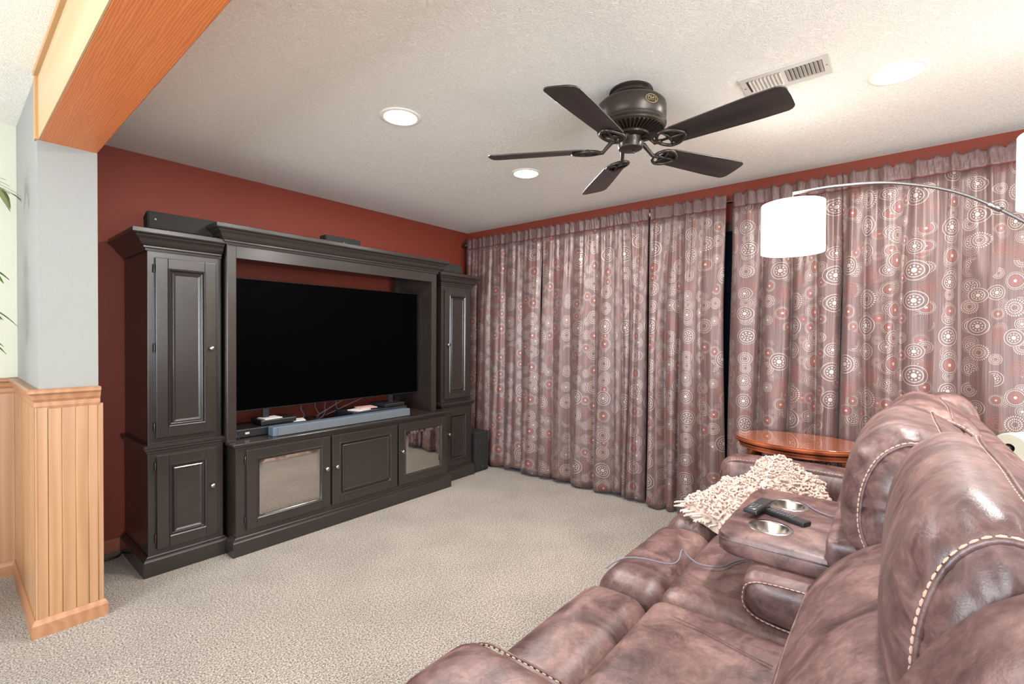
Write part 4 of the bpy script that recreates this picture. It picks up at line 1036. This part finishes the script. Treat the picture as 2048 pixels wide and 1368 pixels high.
# ============================================================ palm in the side room
pm = thing('potted_palm', 'tall leafy palm in the side room by the cream wall', 'plant', (-4.0, -.55, 0))
obj('pot', MB().lathe([(.002, 0), (.13, 0), (.135, .02), (.165, .26), (.175, .27), (.175, .30), (.16, .30), (.155, .27), (.002, .26)], (-4.0, -.55, 0), 40), plain('terracotta', srgb(120, 74, 50), .7), pm, smooth='auto')
for dx, dy, hh in ((0, 0, 1.7), (.03, .02, 1.5), (-.03, .03, 1.35)):
    obj('stem', MB().tube(smoothpath([(-3.98+dx, -.55+dy, .25), (-3.95+dx*2, -.55+dy, .9), (-3.88+dx*3, -.54+dy*2, hh)]), .014, 10), plain('stem_brown', srgb(110, 96, 60), .7), pm, smooth=True)
def frond(pts, ll, mat, seed, nl=13):
    r = random.Random(seed); p = smoothpath([Vector(q)+Vector((-.02, 0, 0)) for q in pts], 8); mb = MB().tube(p, [.005-.0035*i/len(p) for i in range(len(p))], 6)
    fr_ = obj('frond', mb, mat, pm, smooth=True)
    for i in range(nl):
        k = int((.30+.68*i/nl)*(len(p)-1)); b = p[k]; t_ = (p[min(k+1, len(p)-1)]-p[k-1]).normalized()
        for sg in (-1, 1):
            sd = t_.cross(Vector((0, 0, 1))).normalized()*sg
            L_ = ll*(1-.35*abs(i/nl-.4))*r.uniform(.8, 1.15)
            d = (t_*r.uniform(.6, 1.0)+sd*r.uniform(.5, .9)+Vector((0, 0, r.uniform(-.1, .25)))).normalized()
            w_ = .011*r.uniform(.8, 1.2); ups = d.cross(Vector((0, 0, 1))).normalized()
            V = []; F = []
            for q in range(6):
                u = q/5; c = b+d*(L_*u)+Vector((0, 0, -.35*L_*u*u)); ww = w_*math.sin(PI*min(.97, u*.85+.12))
                V += [c-ups*ww, c+Vector((0, 0, -.002)), c+ups*ww]
            V = [Vector((min(v_.x, -3.436), v_.y, v_.z)) for v_ in V]
            for q in range(5): a = q*3; F += [(a, a+1, a+4, a+3), (a+1, a+2, a+5, a+4)]
            lf = obj('leaflet', MB().add(V, F), mat, fr_, smooth=True)
frond([(-3.870, -.54, 1.70), (-3.730, -.50, 1.95), (-3.570, -.46, 2.02), (-3.450, -.43, 1.97)], .15, M_leafd, 1, 10)
frond([(-3.850, -.52, 1.45), (-3.730, -.48, 1.62), (-3.610, -.45, 1.66), (-3.490, -.42, 1.60)], .13, M_leaf, 2, 10)
frond([(-3.850, -.55, 1.40), (-3.750, -.53, 1.50), (-3.630, -.50, 1.50), (-3.500, -.47, 1.42)], .14, M_leaf, 3, 10)
frond([(-3.880, -.55, 1.30), (-3.750, -.52, 1.38), (-3.630, -.52, 1.36), (-3.510, -.50, 1.28)], .13, M_leaf, 4, 10)
frond([(-3.880, -.55, 1.62), (-4.030, -.42, 1.85), (-4.210, -.35, 1.86), (-4.330, -.32, 1.74)], .15, M_leaf, 5, 8)
frond([(-3.880, -.55, 1.62), (-3.980, -.72, 1.9), (-4.080, -.90, 1.92), (-4.150, -1.05, 1.80)], .15, M_leaf, 6, 8)
